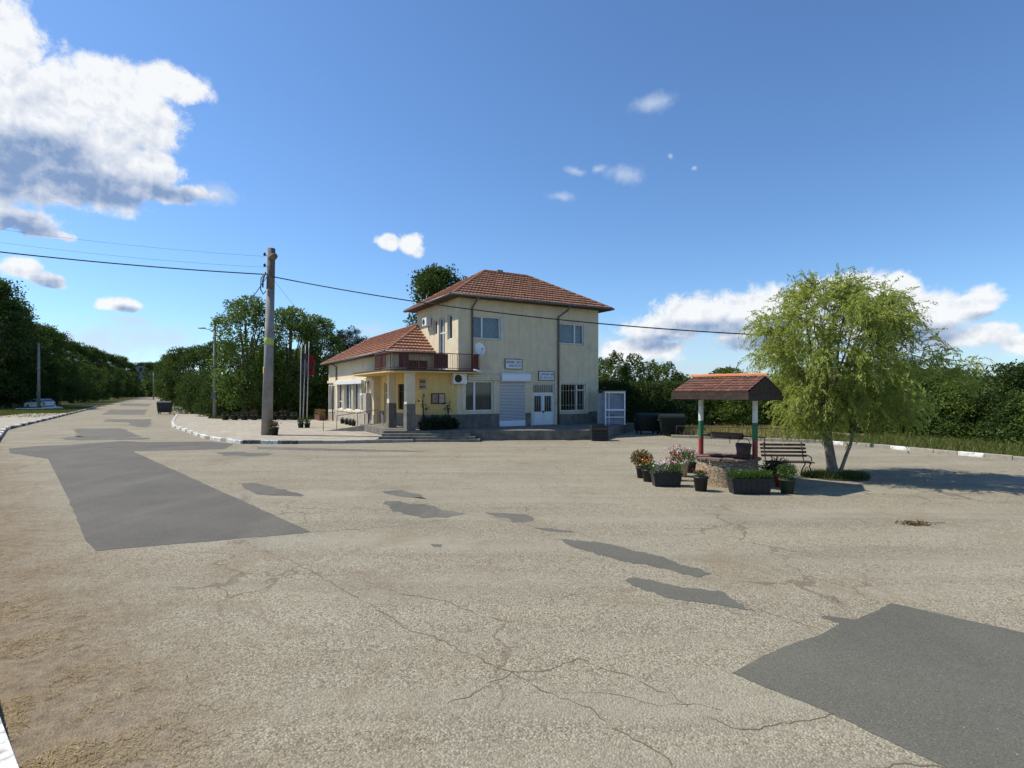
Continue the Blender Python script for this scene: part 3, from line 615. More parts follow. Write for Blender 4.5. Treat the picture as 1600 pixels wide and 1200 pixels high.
def hip_roof(x0, x1, y0, y1, ze, ra, rb, name, tile, parent=bld, gut=True, sof=M_SOFF):
    """eave rectangle, ridge from ra to rb"""
    m = MB(); c = [(x0, y0, ze), (x1, y0, ze), (x1, y1, ze), (x0, y1, ze)]
    along_x = abs(ra[0] - rb[0]) > abs(ra[1] - rb[1])
    if along_x: pl = [(c[0], c[1], rb, ra), (c[1], c[2], rb, rb), (c[2], c[3], ra, rb), (c[3], c[0], ra, ra)]; hips = [(c[0], ra), (c[3], ra), (c[1], rb), (c[2], rb)]
    else: pl = [(c[0], c[1], ra, ra), (c[1], c[2], rb, ra), (c[2], c[3], rb, rb), (c[3], c[0], ra, rb)]; hips = [(c[0], ra), (c[1], ra), (c[2], rb), (c[3], rb)]
    for q in pl: roof_plane(m, *q)
    ro = m.build(name, tile, parent, rnd=True)
    m = MB()
    for h in hips: ridge_caps(m, h[0], h[1])
    ridge_caps(m, ra, rb); m.build('ridge_tiles', tile, ro, rnd=True)
    m = MB(); m.box(x0 + .03, x1 - .03, y0 + .03, y1 - .03, ze - .06, ze - .02); m.box(x0 + .0, x1 - .0, y0, y0 + .03, ze - .1, ze + .02); m.box(x0, x0 + .03, y0 + .03, y1, ze - .1, ze + .02); m.box(x1 - .03, x1, y0 + .03, y1, ze - .1, ze + .02)
    m.build('soffit', sof, ro)
    if gut:
        m = MB()
        for (p, q) in (((x0 - .08, y0 - .07), (x1 + .08, y0 - .07)), ((x0 - .07, y0), (x0 - .07, y1))): m.tube([(*p, ze - .02), (*q, ze - .02)], .07, 8)
        m.build('gutter', M_GUT, ro)
    return ro
hip_roof(-.62, MU + .62, -.62, DV + .62, 7.76, (3.25, 3.18, ZR), (6.45, 3.18, ZR), 'roof', M_TILE)
m = MB(); m.box(4.1, 4.5, 3.0, 3.36, ZR - .2, ZR + .16); m.build('chimney', M_CONC, bld)
hip_roof(-3.03, 3.67, 3.3, 21.55, 4.84, (.32, 6.65, 6.94), (.32, 18.2, 6.94), 'wing_roof', M_TILE)
# balcony slab with rounded corner
arc = [(-3.1 - math.sin(t) * 1.0, .17 - math.cos(t) * 1.0) for t in [R(k * 15) for k in range(7)]]
slab = [(.96, .0), (.96, -.83)] + arc + [(-4.1, 6.2), (-3.6, 8.4), (UW - .01, 9.4), (UW - .01, 7.6), (UL, 7.6), (UL, 3.6), (0.05, 3.6), (.05, .0)]
m = MB(); m.prism(slab, 3.5, 3.56, 0); m.prism(slab, 3.562, 3.66, 1); bal = m.build('balcony', [M_WALLY, M_SOFF], bld)
rail_path = [(.92, 0.02), (.92, -.79)] + [(-3.1 - math.sin(R(k * 15)) * .95, .17 - math.cos(R(k * 15)) * .95) for k in range(7)] + [(-4.05, 2.0), (-3.0, 3.8)]
m = MB(); zt_, zb_ = 4.52, 3.74
pts = [Vector((x, y, 0)) for x, y in rail_path]
m.tube([(p.x, p.y, zt_) for p in pts], .025, 6); m.tube([(p.x, p.y, zb_) for p in pts], .018, 6)
bars = []
for a, b in zip(pts[:-1], pts[1:]):
    n = max(1, int((b - a).length / .13))
    for k in range(n): bars.append(a.lerp(b, k / n))
for i, p in enumerate(bars):
    thick = .022 if i % 8 == 0 else .009
    m.tube([(p.x, p.y, 3.66), (p.x, p.y, zt_)], thick, 5, cap=False)
m.build('railing', M_RUST, bal)
m = MB()
for (p, q) in (((-4.0, 1.9), (-3.98, .3)), ((-1.75, -.74), (-.95, -.74)), ((-3.55, -.48), (-3.1, -.73)), ((.55, -.74), (.88, -.74)), ((.86, -.7), (.86, -.05))):
    m = MB(); a, b = Vector((*p, 0)), Vector((*q, 0)); n_ = (b - a).cross(Vector((0, 0, 1))).normalized() * .012
    m.hexa([(*(a - n_)[:2], 3.76), (*(b - n_)[:2], 3.76), (*(b + n_)[:2], 3.76), (*(a + n_)[:2], 3.76), (*(a - n_)[:2], 4.49), (*(b - n_)[:2], 4.49), (*(b + n_)[:2], 4.49), (*(a + n_)[:2], 4.49)]); m.build('railing_panel', mat('brown_red_board', (.11, .045, .035), .8, (.07, .03, .026), 7), bal)
m = MB(); m.box(-1.7, -.5, 3.3, 3.5, 3.66, 4.35); m.build('stored_boards', M_WOOD, bal)
# porch columns
for (cu, cv, hw) in ((-2.95, -.42, .22), (-3.05, 2.25, .2)):
    m = MB(); m.box(cu - hw, cu + hw, cv - hw, cv + hw, 1.87, 3.5, 0); m.box(cu - hw - .02, cu + hw + .02, cv - hw - .02, cv + hw + .02, .3, 1.87, 1)
    m.build('column', [M_WALL, M_PLINTH], bld)
# downpipes
def pipe(pts, r=.05): g = MB(); g.tube(pts, r, 8); g.build('downpipe', M_GUT, bld)
u1 = front_u(737); pipe([(u1 + .1, -.66, 7.7), (u1 + .05, -.5, 7.5), (u1, -.08, 7.2), (u1, -.08, 3.66)], .055)
u2 = front_u(871.5); pipe([(u2 + .45, -.66, 7.7), (u2 + .4, -.5, 7.45), (u2, -.08, 7.05), (u2, -.08, .45)], .06)
v1 = left_v(527, UW); pipe([(UW - .5, v1, 4.8), (UW - .08, v1, 4.5), (UW - .08, v1, 3.35)], .06); pipe([(UW - .4, v1, 3.0), (UW - .35, v1, .15)], .06)
for vx in (8.35, 9.3): pipe([(UW - .12, vx, 3.2), (UW - .12, vx, .15)], .035)
# front steps and the raised pavement before the doors (world coordinates: they belong to the place, not to the house axes)
def W(p): return (O + U * p[0] + V * p[1])
plat = [(-6.5, 28.35), (-4.0, 28.1), (4.6, 28.75), (5.9, 33.0)]
a = W((-.5, 2)); b = W((-1.0, 7.0)); c = W((-3.75, 6.3)); d = W((-3.75, .6))
mb = MB(); mb.prism([(-6.55, 28.0), (4.7, 28.6), (7.9, 35.5), (0, 34), tuple(b), tuple(c), tuple(d)], 0, ZF)
st = mb.build('raised_pavement', [mat('dark_worn_concrete', (.20, .185, .155), .9, (.11, .10, .085), 2.5, .005, 40)]); struct(st)
steps = empty('entrance_steps', (-4.2, 27.6, 0), 'worn grey concrete entrance steps in front of the porch columns', 'steps')
for k in range(3):
    m = MB(); w0 = -2.35 - .12 * (2 - k) * 1; m.box(w0, 2.1 + .25 * (2 - k), -.05 * 0 - .25 + .2 * k, .62, .125 * k + .002, .125 * (k + 1)); m.build('step', mat('dark_step_concrete', (.22, .20, .165), .9, (.13, .12, .10), 3, .005, 40), steps)
# wheelchair ramp with thin rail
rampo = empty('ramp', (-11.3, 33.4, .125), 'pale concrete wheelchair ramp with a thin brown handrail, left of the porch', 'ramp')
m = MB(); m.hexa([(0, 0, 0), (2.7, -.5, 0), (2.9, 1.0, 0), (.2, 1.3, 0), (0, 0, .01), (2.7, -.5, .4), (2.9, 1.0, .4), (.2, 1.3, .01)]); m.build('slope', M_STEP, rampo)
m = MB(); m.tube([(.25, 1.3, 0), (.25, 1.3, .85), (2.9, 1.02, 1.25), (2.9, 1.02, .3)], .022, 6); m.tube([(-.1, -.15, 0), (-.1, -.15, .6)], .02, 6); m.tube([(1.6, 1.15, .2), (1.6, 1.15, 1.05)], .018, 6); m.build('handrail', M_RUST, rampo)

# things fixed on the building (world positions through the building axes)
def onb(name, u, v, z, label, cat, group=None, rz=0): p = W((u, v)); return empty(name, (p.x, p.y, z), label, cat, TH + rz, group)
def ac_unit(u, v, z, label, rz=0, s=1.0):
    r = onb('air_conditioner', u, v, z, label, 'air conditioner', 'outdoor air-conditioning units', rz)
    m = MB(); m.box(-.4 * s, .4 * s, -.36, -.06, 0, .55 * s); m.build('casing', M_WHITE, r)
    m = MB()
    for k in range(7): rr = .03 + .03 * k; m.tube([(-.12 * s + rr * s * math.cos(t), -.368, .275 * s + rr * s * math.sin(t)) for t in [2 * math.pi * j / 20 for j in range(21)]], .006, 4, cap=False)
    m.build('fan_grille', M_GUT, r)
    m = MB(); m.tube([(-.12 * s, -.362, .275 * s), (-.12 * s, -.359, .275 * s)], .215 * s, 24); m.build('fan', M_DARK, r)
    for x in (-.3, .3): m = MB(); m.box(x * s - .02, x * s + .02, -.38, 0, -.04, 0); m.box(x * s - .02, x * s + .02, -.03, 0, -.3, -.04); m.build('bracket', M_WHITE, r)
    return r
ua = front_u(715.5); ac_unit(ua - .02, 0, zat(599.5, ua, -.36), 'white air conditioner under the balcony beside the shuttered window')
va = left_v(671.5); ac_unit(0, va, zat(509, -.2, va), 'small white air conditioner high on the sunlit side wall above the balcony', -math.pi / 2, .85)
M_SIGN = mat('white_sign_board', (.66, .67, .72), .6, (.6, .61, .66), 4)
M_INK = mat('dark_blue_ink', (.06, .07, .11), .7)
def wall_sign(name, op, label, rows, seed, fm=M_DARK, v=0.0):
    a, b, c, d = op; r = onb(name, (a + b) / 2, v, (c + d) / 2, label, 'sign', 'signs above the shop doors' if seed < 10 else None); w, h = (b - a) / 2, (d - c) / 2
    m = MB(); m.box(-w + .03, w - .03, -.05, 0, -h + .03, h - .03); m.build('board', M_SIGN, r)
    m = MB(); m.box(-w, w, -.06, 0, h - .03, h); m.box(-w, w, -.06, 0, -h, -h + .03); m.box(-w, -w + .03, -.06, 0, -h + .03, h - .03); m.box(w - .03, w, -.06, 0, -h + .03, h - .03); m.build('sign_frame', fm, r)
    m = MB(); rd = random.Random(seed)
    for (z, lh, x0, x1) in rows:       # lettering too small to read in the photo: upright strokes of its size
        x = x0 * w
        while x < x1 * w:
            lw = rd.uniform(.035, .055)
            if rd.random() < .9:
                m.box(x, x + .014, -.053, -.051, z * h - lh, z * h + lh)
                if rd.random() < .8: m.box(x + lw - .012, x + lw, -.053, -.051, z * h - lh, z * h + lh)
                q = rd.choice((-1, 0, 1)); m.box(x + .014, x + lw - .012, -.053, -.051, z * h + q * (lh - .008) - .008, z * h + q * (lh - .008) + .008)
            x += lw + .016
    m.build('lettering', M_INK, r); return r
wall_sign('sign', fop(788.5, 815.5, 561, 577), 'white framed sign with two lines of dark lettering above the roller shutter', [(.38, .07, -.84, .88), (-.3, .05, -.55, .72)], 1)
wall_sign('sign', fop(841, 865.5, 580, 594.5), 'white framed sign with two lines of dark lettering above the barred double door', [(.35, .06, -.84, .86), (-.38, .05, -.84, .84)], 2)
# notice board with red and pale sheets in the porch
a, b, c, d = fop(673.5, 695, 614.5, 631)
nb = onb('notice_board', (a + b) / 2, -.004, (c + d) / 2, 'dark framed notice board with reddish and pale posters on the yellow porch wall', 'notice board'); w, h = (b - a) / 2, (d - c) / 2
m = MB(); m.box(-w, w, -.05, 0, -h, h); m.build('frame', M_WOOD, nb)
m = MB(); m.box(-w + .05, -.02, -.056, -.051, -h + .05, h - .05); m.build('poster', mat('faded_red_poster', (.26, .10, .07), .8, (.40, .28, .20), 9), nb)
m = MB(); m.box(.05, w - .05, -.056, -.051, -h + .05, h - .05); m.build('poster', mat('pale_poster', (.5, .42, .36), .8, (.36, .25, .22), 9), nb)
a, b, c, d = fop(656, 664, 595, 605, 0); sg = onb('sign', (a + b) / 2, -.004, (c + d) / 2, 'small pale plate fixed high beside the corner column in the porch', 'sign')
m = MB(); m.box(-.2, .2, -.03, 0, -.3, .3); m.build('board', mat('beige_plate', (.42, .36, .26), .7), sg); m = MB(); m.box(-.16, .16, -.034, -.031, .05, .2); m.box(-.16, .16, -.034, -.031, -.2, -.1); m.build('lettering', mat('brown_ink', (.2, .13, .08), .8), sg)
# satellite dish + lamp on the balcony end
pu = front_u(748, -.75)
dish = onb('satellite_dish', pu - .02, -.72, 3.66, 'white satellite dish on a mast at the right end of the balcony', 'satellite dish')
m = MB(); m.tube([(0, 0, 0), (0, 0, 1.0)], .02, 6); m.tube([(0, 0, 1.0), (.05, -.05, 1.02)], .03, 6); m.build('mast', M_GUT, dish)
m = MB(); nr, na = 6, 20
ax = Vector((-.05, -.9, .34)).normalized(); sx_ = ax.cross(Vector((0, 0, 1))).normalized(); sy_ = sx_.cross(ax)
def dp(i, j): r_ = .33 * i / nr; t = 2 * math.pi * j / na; return Vector((.05, -.05, 1.15)) + sx_ * r_ * math.cos(t) * .92 + sy_ * r_ * 1.12 * math.sin(t) + ax * (.9 * r_ * r_)
for i in range(nr):
    for j in range(na): m.face([dp(i, j), dp(i, j + 1), dp(i + 1, j + 1), dp(i + 1, j)], 0, .5, True)
m.build('reflector', M_WHITE, dish)
m = MB(); m.tube([dp(nr, 15), Vector((.05, -.05, 1.0)) + ax * .4], .01, 5); m.tube([Vector((.05, -.05, 1.0)) + ax * .36, Vector((.05, -.05, 1.03)) + ax * .46], .03, 8); m.build('feed_arm', M_GUT, dish)
lm = onb('wall_lamp', .9, -.9, 3.56, 'white tube-shaped lamp sticking out from the end of the balcony edge', 'lamp')
m = MB(); m.tube([(-.42, -.06, .12), (.0, -.08, .02)], [.045, .06], 8); m.build('lamp_head', M_WHITE, lm); m = MB(); m.tube([(-.3, -.06, .06), (-.2, .08, 0)], .012, 5); m.build('arm', M_GUT, lm)
# meter cabinet with globe lamp on the wing corner
cb = onb('meter_cabinet', UW, left_v(577.5, UW), 1.15, 'pale grey metal meter cabinet on the wing wall beside the porch', 'cabinet', rz=-math.pi / 2)
m = MB(); m.box(-.38, .38, -.32, -.02, 0, 1.25); m.box(-.3, .3, -.3, -.05, -.1, 0); m.build('box', mat('pale_grey_metal', (.42, .41, .37), .5, (.34, .33, .3), 5), cb)
m = MB(); m.box(-.35, .35, -.34, -.322, .04, 1.2); m.build('door', mat('pale_grey_metal', (.42, .41, .37)), cb)
m = MB(); m.tube([(.1, -.12, -1.0), (.1, -.12, -.1)], .04, 6); m.tube([(-.1, -.12, 1.25), (-.1, -.1, 2.0)], .03, 6); m.build('conduit', M_GUT, cb)
gl = onb('globe_lamp', UW - .1, left_v(577.5, UW) + .55, 2.25, 'white globe lamp on the wing wall next to the meter cabinet', 'lamp')
m = MB(); m.lathe([(0.001, -.14), (.08, -.11), (.13, -.02), (.12, .06), (.06, .13), (.001, .14)], 14, (-.25, 0)); m.build('globe', M_WHITE, gl); m = MB(); m.tube([(.1, 0, 0), (-.15, 0, 0)], .02, 6); m.build('arm', M_DARK, gl)

# kiosk beside the building
ki = empty('kiosk', (5.62, 33.35, 0), 'white glazed aluminium kiosk with a brown roof against the right wall of the building', 'kiosk', R(-3)); ki.scale = (1, 1, 1.1)
m = MB()
for (x0, x1, y0, y1, z0, z1) in ((0, .09, 0, .06, 0, 2.3), (1.15, 1.24, 0, .06, 0, 2.3), (.09, 1.15, 0, .06, 2.18, 2.3), (.09, 1.15, 0, .06, 0, .32), (.09, 1.15, 0, .05, 1.22, 1.32), (.09, 1.15, 0, .05, .84, .9), (0, .09, 1.2, 1.26, 0, 2.3), (1.15, 1.24, 1.2, 1.26, 0, 2.3),
        (0, .06, .06, 1.2, 2.18, 2.3), (1.18, 1.24, .06, 1.2, 2.18, 2.3), (0, .06, .06, 1.2, 0, .1), (1.18, 1.24, .06, 1.2, 0, .1), (.24, .28, 0.01, .05, .32, 2.18)): m.box(x0, x1, y0, y1, z0, z1)
m.build('frame', M_WHITE, ki)
m = MB(); m.face([(.09, .03, .32), (1.15, .03, .32), (1.15, .03, 2.18), (.09, .03, 2.18)]); m.face([(1.2, .06, .1), (1.2, 1.2, .1), (1.2, 1.2, 2.18), (1.2, .06, 2.18)]); m.build('pane', GLASS, ki)
m = MB(); m.box(.1, 1.14, .25, .3, .05, 2.15); m.box(.1, 1.14, .12, .5, 1.0, 1.03); m.build('inner_panel', mat('glass_reflection_blue', (.55, .63, .78), .6, (.42, .5, .66), 4), ki)  # pale blue colour imitates the bright reflection in the kiosk glass
m = MB(); m.box(-.42, 0, .25, .31, .5, 2.2); m.build('side_panel', mat('grey_side_panel', (.30, .32, .34), .6), ki)
m = MB(); m.box(-.35, 1.3, -.06, 1.3, 2.3, 2.36); m.build('roof', M_SOFF, ki)

# ------------------------------------------------------------------ bins
def wheelie(loc, rz, s, label, group, body, wd=1.37, dp_=1.0, ht=1.22):
    r = empty('waste_container', loc, label, 'waste container', rz, group)
    m = MB(); t = .06
    w0, w1, d0, d1 = wd * .44, wd * .5, dp_ * .42, dp_ * .5; z0, z1 = .2, ht * .8
    m.hexa([(-w0, -d0, z0), (w0, -d0, z0), (w0, d0, z0), (-w0, d0, z0), (-w1, -d1, z1), (w1, -d1, z1), (w1, d1, z1), (-w1, d1, z1)])
    for k in range(5): x = -w0 * .8 + w0 * 1.6 * k / 4; m.box(x - .02, x + .02, -d1 - .01, -d0, z0 + .08, z1 - .05)
    m.build('body', body, r)
    m = MB(); m.box(-w1 - .03, w1 + .03, -d1 - .03, d1 + .03, z1, z1 + .05); n = 8
    for k in range(n):
        t0, t1 = math.pi * k / n, math.pi * (k + 1) / n
        m.face([(-w1, -d1 * math.cos(t0), z1 + .05 + ht * .17 * math.sin(t0)), (w1, -d1 * math.cos(t0), z1 + .05 + ht * .17 * math.sin(t0)), (w1, -d1 * math.cos(t1), z1 + .05 + ht * .17 * math.sin(t1)), (-w1, -d1 * math.cos(t1), z1 + .05 + ht * .17 * math.sin(t1))], 0, .5, True)
    for x in (-w1, w1): m.face([(x, -d1 * math.cos(math.pi * k / n), z1 + .05 + ht * .17 * math.sin(math.pi * k / n)) for k in range(n + 1)])
    m.build('lid', body, r)
    for x in (-w0 * .85, w0 * .85):
        for y in (-d0 * .8, d0 * .8): m = MB(); m.tube([(x - .03, y, .1), (x + .03, y, .1)], .1, 12); m.tube([(x, y, .1), (x, y, .22)], .02, 5); m.build('wheel', M_BLKP, r)
    m = MB()
    for x in (-w1 - .05, w1 + .05): m.tube([(x, -.12, z1 - .1), (x, .12, z1 - .1)], .025, 8)
    m.build('lifting_pin', M_GUT, r); return r
M_BING = mat('shaded_green_plastic', (.004, .011, .008), .65, (.009, .013, .010), 4)  # green darkened so the colour itself carries the shade on the containers
M_BIND = mat('dark_grey_bin_metal', (.035, .038, .04), .6, (.05, .05, .048), 4)
p = G(257.5, 647); wheelie((p[0], p[1], 0), R(20), 1, 'dark waste container standing at the kerb on the far road', 'waste containers', M_BIND, ht=1.45)
wheelie((8.0, 32.6, 0), R(8), 1, 'dark green waste container nearer the building, standing in the shade', 'waste containers', M_BING)
wheelie((9.15, 31.6, 0), R(-4), 1, 'dark green waste container nearer the open verge, right of its twin', 'waste containers', M_BING)
cr_ = empty('planter_box', (4.45, 28.15, 0), 'dark slatted box at the foot of the building corner in front of the kiosk', 'planter box', R(3))
m = MB()
for k in range(5): m.box(-.42, .42, -.32, -.28, .05 + k * .15, .17 + k * .15); m.box(-.42, .42, .28, .32, .05 + k * .15, .17 + k * .15); m.box(-.42, -.38, -.28, .28, .05 + k * .15, .17 + k * .15); m.box(.38, .42, -.28, .28, .05 + k * .15, .17 + k * .15)
m.build('slats', M_BLKP, cr_); m = MB(); m.box(-.37, .37, -.27, .27, 0, .6); m.build('filling', M_SOIL, cr_)
# ------------------------------------------------------------------ well with a tiled roof
WC = Vector((5.88, 15.05)); A45 = -math.pi / 4
well = empty('well', (WC.x, WC.y, 0), 'stone village well under a small tiled roof on posts painted white, green and red', 'well', A45)
def stone_mat():
    m = bpy.data.materials.new('rough_stone_masonry'); m.use_nodes = True; t = NT(m.node_tree); b = m.node_tree.nodes['Principled BSDF']
    P = t.n('ShaderNodeTexCoord').outputs['Object']; Pq = t.vmath('MULTIPLY', P, (1, 1, 1.7))
    v = t.voro(Pq, 8.5, 'F1', 1); s = t.n('ShaderNodeSeparateColor'); t.link(v, s.inputs[0]); e = t.voro(Pq, 8.5, 'DISTANCE_TO_EDGE')
    c = t.mix(s.outputs[0], (.40, .31, .19), (.27, .20, .13)); c = t.mix(t.ramp(t.noise(P, 14, 4, .7), .4, .7, 0, .6), c, (.19, .15, .10)); c = t.mix(t.ramp(e, .0, .06, .6, 0), c, (.15, .115, .075))
    t.link(c, b.inputs['Base Color']); b.inputs['Roughness'].default_value = .95
    bp = t.n('ShaderNodeBump'); bp.inputs['Distance'].default_value = .03; t.link(t.math('ADD', t.ramp(e, 0, .07), t.math('MULTIPLY', t.noise(P, 20, 4), .5)), bp.inputs['Height']); t.link(bp.outputs[0], b.inputs['Normal']); return m
M_STONE = stone_mat()
m = MB(); random.seed(4); m.lathe([(.83, -.02), (.81, .12), (.79, .35), (.78, .62), (.76, .68), (.56, .68), (.54, .3), (.54, 0)], 40, jit=.012); m.build('stone_ring', M_STONE, well)
m = MB()
for k in range(14):
    t0, t1 = 2 * math.pi * k / 14 + .03, 2 * math.pi * (k + 1) / 14 - .03; h = .70 + .012 * math.sin(k * 4.1)
    def q(t, r, z): return (r * math.cos(t), r * math.sin(t), z)
    m.hexa([q(t0, .5, .68), q(t0, .86, .68), q(t1, .86, .68), q(t1, .5, .68), q(t0, .5, h + .035), q(t0, .86, h + .035), q(t1, .86, h + .035), q(t1, .5, h + .035)])
m.build('rim_boards', mat('weathered_rim', (.20, .13, .10), .9, (.12, .085, .065), 7, .004, 30), well)
m = MB(); m.lathe([(.001, .3), (.54, .3)], 24); m.build('well_shaft', M_BLKP, well)
M_PG = mat('green_post_paint', (.02, .16, .07), .5, (.02, .11, .05), 9); M_PR = mat('red_post_paint', (.36, .045, .04), .5, (.24, .035, .03), 9); M_PW = mat('white_post_paint', (.68, .70, .68), .5, (.5, .5, .46), 9)
for x in (-.75, .75):
    m = MB()
    for (z0, z1, k) in ((.72, 1.22, 2), (1.22, 1.68, 1), (1.68, 2.36, 0)): m.tube([(x, 0, z0), (x, 0, z1)], .068, 14, k, cap=False)
    m.build('post', [M_PW, M_PG, M_PR], well)
# windlass, chain, bucket
m = MB(); m.tube([(-.42, 0, 1.30), (.42, 0, 1.30)], .085, 14); m.build('windlass_drum', mat('brown_log', (.14, .075, .055), .85, (.08, .045, .035), 7), well)
m = MB(); m.tube([(-.75, 0, 1.30), (-.42, 0, 1.30)], .045, 8, 0); m.tube([(.42, 0, 1.30), (1.0, 0, 1.30), (1.0, 0, 1.02), (1.15, 0, 1.02)], .018, 6); m.build('windlass_crank', M_DARK, well)
m = MB(); m.tube([(.12, -.09, 1.28), (.12, -.1, 1.1)], .01, 5); m.build('chain', M_DARK, well)
# bucket standing on the rim
bk = empty('bucket', (WC.x + .22, WC.y - .55, .745), 'dark rusty wooden bucket standing on the rim of the well', 'bucket', .3); bk.scale = (1.3, 1.3, 1.15)
m = MB(); m.lathe([(.001, 0), (.12, 0), (.13, .12), (.155, .34), (.14, .34), (.115, .05), (.001, .05)], 16); m.build('body', mat('rusty_bucket', (.10, .045, .035), .8, (.05, .028, .024), 9), bk)
m = MB(); m.lathe([(.135, .08), (.138, .11)], 16); m.lathe([(.152, .27), (.157, .30)], 16); m.build('hoop', M_DARK, bk); m = MB(); m.tube([(.15 * math.cos(t), 0, .34 + .12 * math.sin(t)) for t in [math.pi * k / 8 for k in range(9)]], .008, 5); m.build('handle', M_DARK, bk)
# roof: tiled planes, boarding, beams
hl, hw, ze, zr = 1.02, 1.12, 2.50, 2.90
m = MB(); roof_plane(m, (-hl, -hw, ze), (hl, -hw, ze), (hl, 0, zr), (-hl, 0, zr), .2, .13, .016, .022); roof_plane(m, (hl, hw, ze), (-hl, hw, ze), (-hl, 0, zr), (hl, 0, zr), .2, .13, .016, .022)
wr = m.build('roof', M_TILED, well, rnd=True)
m = MB(); ridge_caps(m, (-hl - .02, 0, zr + .03), (hl + .02, 0, zr + .03), .07, .3, .05); m.build('ridge_tiles', M_TILEO, wr, rnd=True)
m = MB()
for s in (-1, 1): m.hexa([(-hl, s * hw, ze - .07), (hl, s * hw, ze - .07), (hl, 0, zr - .07), (-hl, 0, zr - .07), (-hl, s * hw, ze - .02), (hl, s * hw, ze - .02), (hl, 0, zr - .02), (-hl, 0, zr - .02)])
m.build('boarding', M_WOOD, wr)
m = MB()
for s in (-1, 1): m.box(-hl - .02, hl + .02, s * hw - .03, s * hw + .03, ze - .2, ze - .015)
m.box(-hl, hl, -.06, .06, zr - .24, zr - .08)
for x in (-hl + .03, -.75, .75, hl - .03): m.box(x - .05, x + .05, -hw + .03, hw - .03, ze - .23, ze - .08)
m.build('beams', M_WOOD, well)
for s in (-1, 1):
    m = MB(); x = s * (hl - .01); n_ = 9
    for k in range(n_):
        y0, y1 = -hw + 2 * hw * k / n_ + .004, -hw + 2 * hw * (k + 1) / n_ - .004
        z0, z1 = zr - (zr - ze) * abs(y0) / hw - .05, zr - (zr - ze) * abs(y1) / hw - .05
        m.hexa([(x - .012, y0, ze - .18), (x + .012, y0, ze - .18), (x + .012, y1, ze - .18), (x - .012, y1, ze - .18), (x - .012, y0, z0), (x + .012, y0, z0), (x + .012, y1, z1), (x - .012, y1, z1)])
    m.build('gable_boards', M_WOOD, wr)

# bench
be = empty('park_bench', (8.12, 16.35, 0), 'dark slatted park bench with curled iron legs between the well and the willow', 'bench', R(-4))
m = MB()
for k in range(5): y = .0 + .09 * k; m.box(-.66, .66, -.42 + y, -.35 + y, .43, .455)
m.build('seat', M_WOOD, be)
m = MB()
for k in range(4): z = .56 + .105 * k; y = .08 + .035 * k; m.hexa([(-.66, y, z), (.66, y, z), (.66, y + .025, z), (-.66, y + .025, z), (-.66, y + .02, z + .065), (.66, y + .02, z + .065), (.66, y + .045, z + .065), (-.66, y + .045, z + .065)])
m.build('backrest', M_WOOD, be)
for x in (-.55, .55):
    m = MB(); m.tube([(x, -.42, 0), (x, -.46, .12), (x, -.38, .25), (x, -.30, .33), (x, -.4, .42), (x, 0, .42), (x, .08, .5), (x, .22, .98)], .018, 6); m.tube([(x, .22, 0), (x, .2, .12), (x, .05, .28), (x, -.05, .36), (x, .02, .42)], .018, 6)
    m.tube([(x, -.15 + .09 * math.cos(t), .2 + .09 * math.sin(t)) for t in [k * math.pi / 5 for k in range(11)]], .010, 5); m.tube([(x, .1, .62), (x, -.2, .64), (x, -.42, .6), (x, -.45, .5)], .016, 6)
    m.build('leg', M_DARK, be)

# ------------------------------------------------------------------ foliage
def leaf_arrays(P, D, L, Wd, rs, jitter=.6):
    """P centres (n,3), D preferred long axis (n,3)"""
    n = len(P); d = D + rs.normal(0, jitter, (n, 3)); d /= np.linalg.norm(d, axis=1)[:, None] + 1e-9
    r = rs.normal(0, 1, (n, 3)); s = np.cross(d, r); s /= np.linalg.norm(s, axis=1)[:, None] + 1e-9
    L = L * rs.uniform(.6, 1.3, (n, 1)); Wd = Wd * rs.uniform(.7, 1.2, (n, 1))
    v = np.stack([P - d * L * .5, P + s * Wd * .5 - d * L * .05, P + d * L * .5, P - s * Wd * .5 - d * L * .05], 1)
    return v.reshape(-1, 3)
def leaf_mesh(name, V4, m, rs, parent=None, cl=None):
    n = len(V4) // 4; me = bpy.data.meshes.new(name); me.vertices.add(n * 4); me.vertices.foreach_set('co', V4.astype(np.float32).ravel())
    me.loops.add(n * 4); me.loops.foreach_set('vertex_index', np.arange(n * 4, dtype=np.int32)); me.polygons.add(n); me.polygons.foreach_set('loop_start', np.arange(0, n * 4, 4, dtype=np.int32))
    me.materials.append(m); me.update(calc_edges=True)
    a = me.attributes.new('rnd', 'FLOAT', 'FACE'); a.data.foreach_set('value', (rs.uniform(0, 1, n) if cl is None else np.clip(cl + rs.normal(0, .15, n), 0, 1)).astype(np.float32))
    o = bpy.data.objects.new(name, me); COL.objects.link(o)
    if parent: o.parent = parent
    return o
def blob_points(rs, blobs, per, shell=.55):
    P, D, C = [], [], []
    for (c, r, cv) in blobs:
        n = max(4, int(per * (r[0] * r[1] * r[2]) ** .5)); d = rs.normal(0, 1, (n, 3)); d /= np.linalg.norm(d, axis=1)[:, None]
        rad = shell + (1 - shell) * rs.uniform(0, 1, (n, 1)) ** .7; rad *= 1 + rs.normal(0, .12, (n, 1))
        P.append(np.array(c) + d * rad * np.array(r)); D.append(d); C.append(np.full(n, cv))
    return np.concatenate(P), np.concatenate(D), np.concatenate(C)
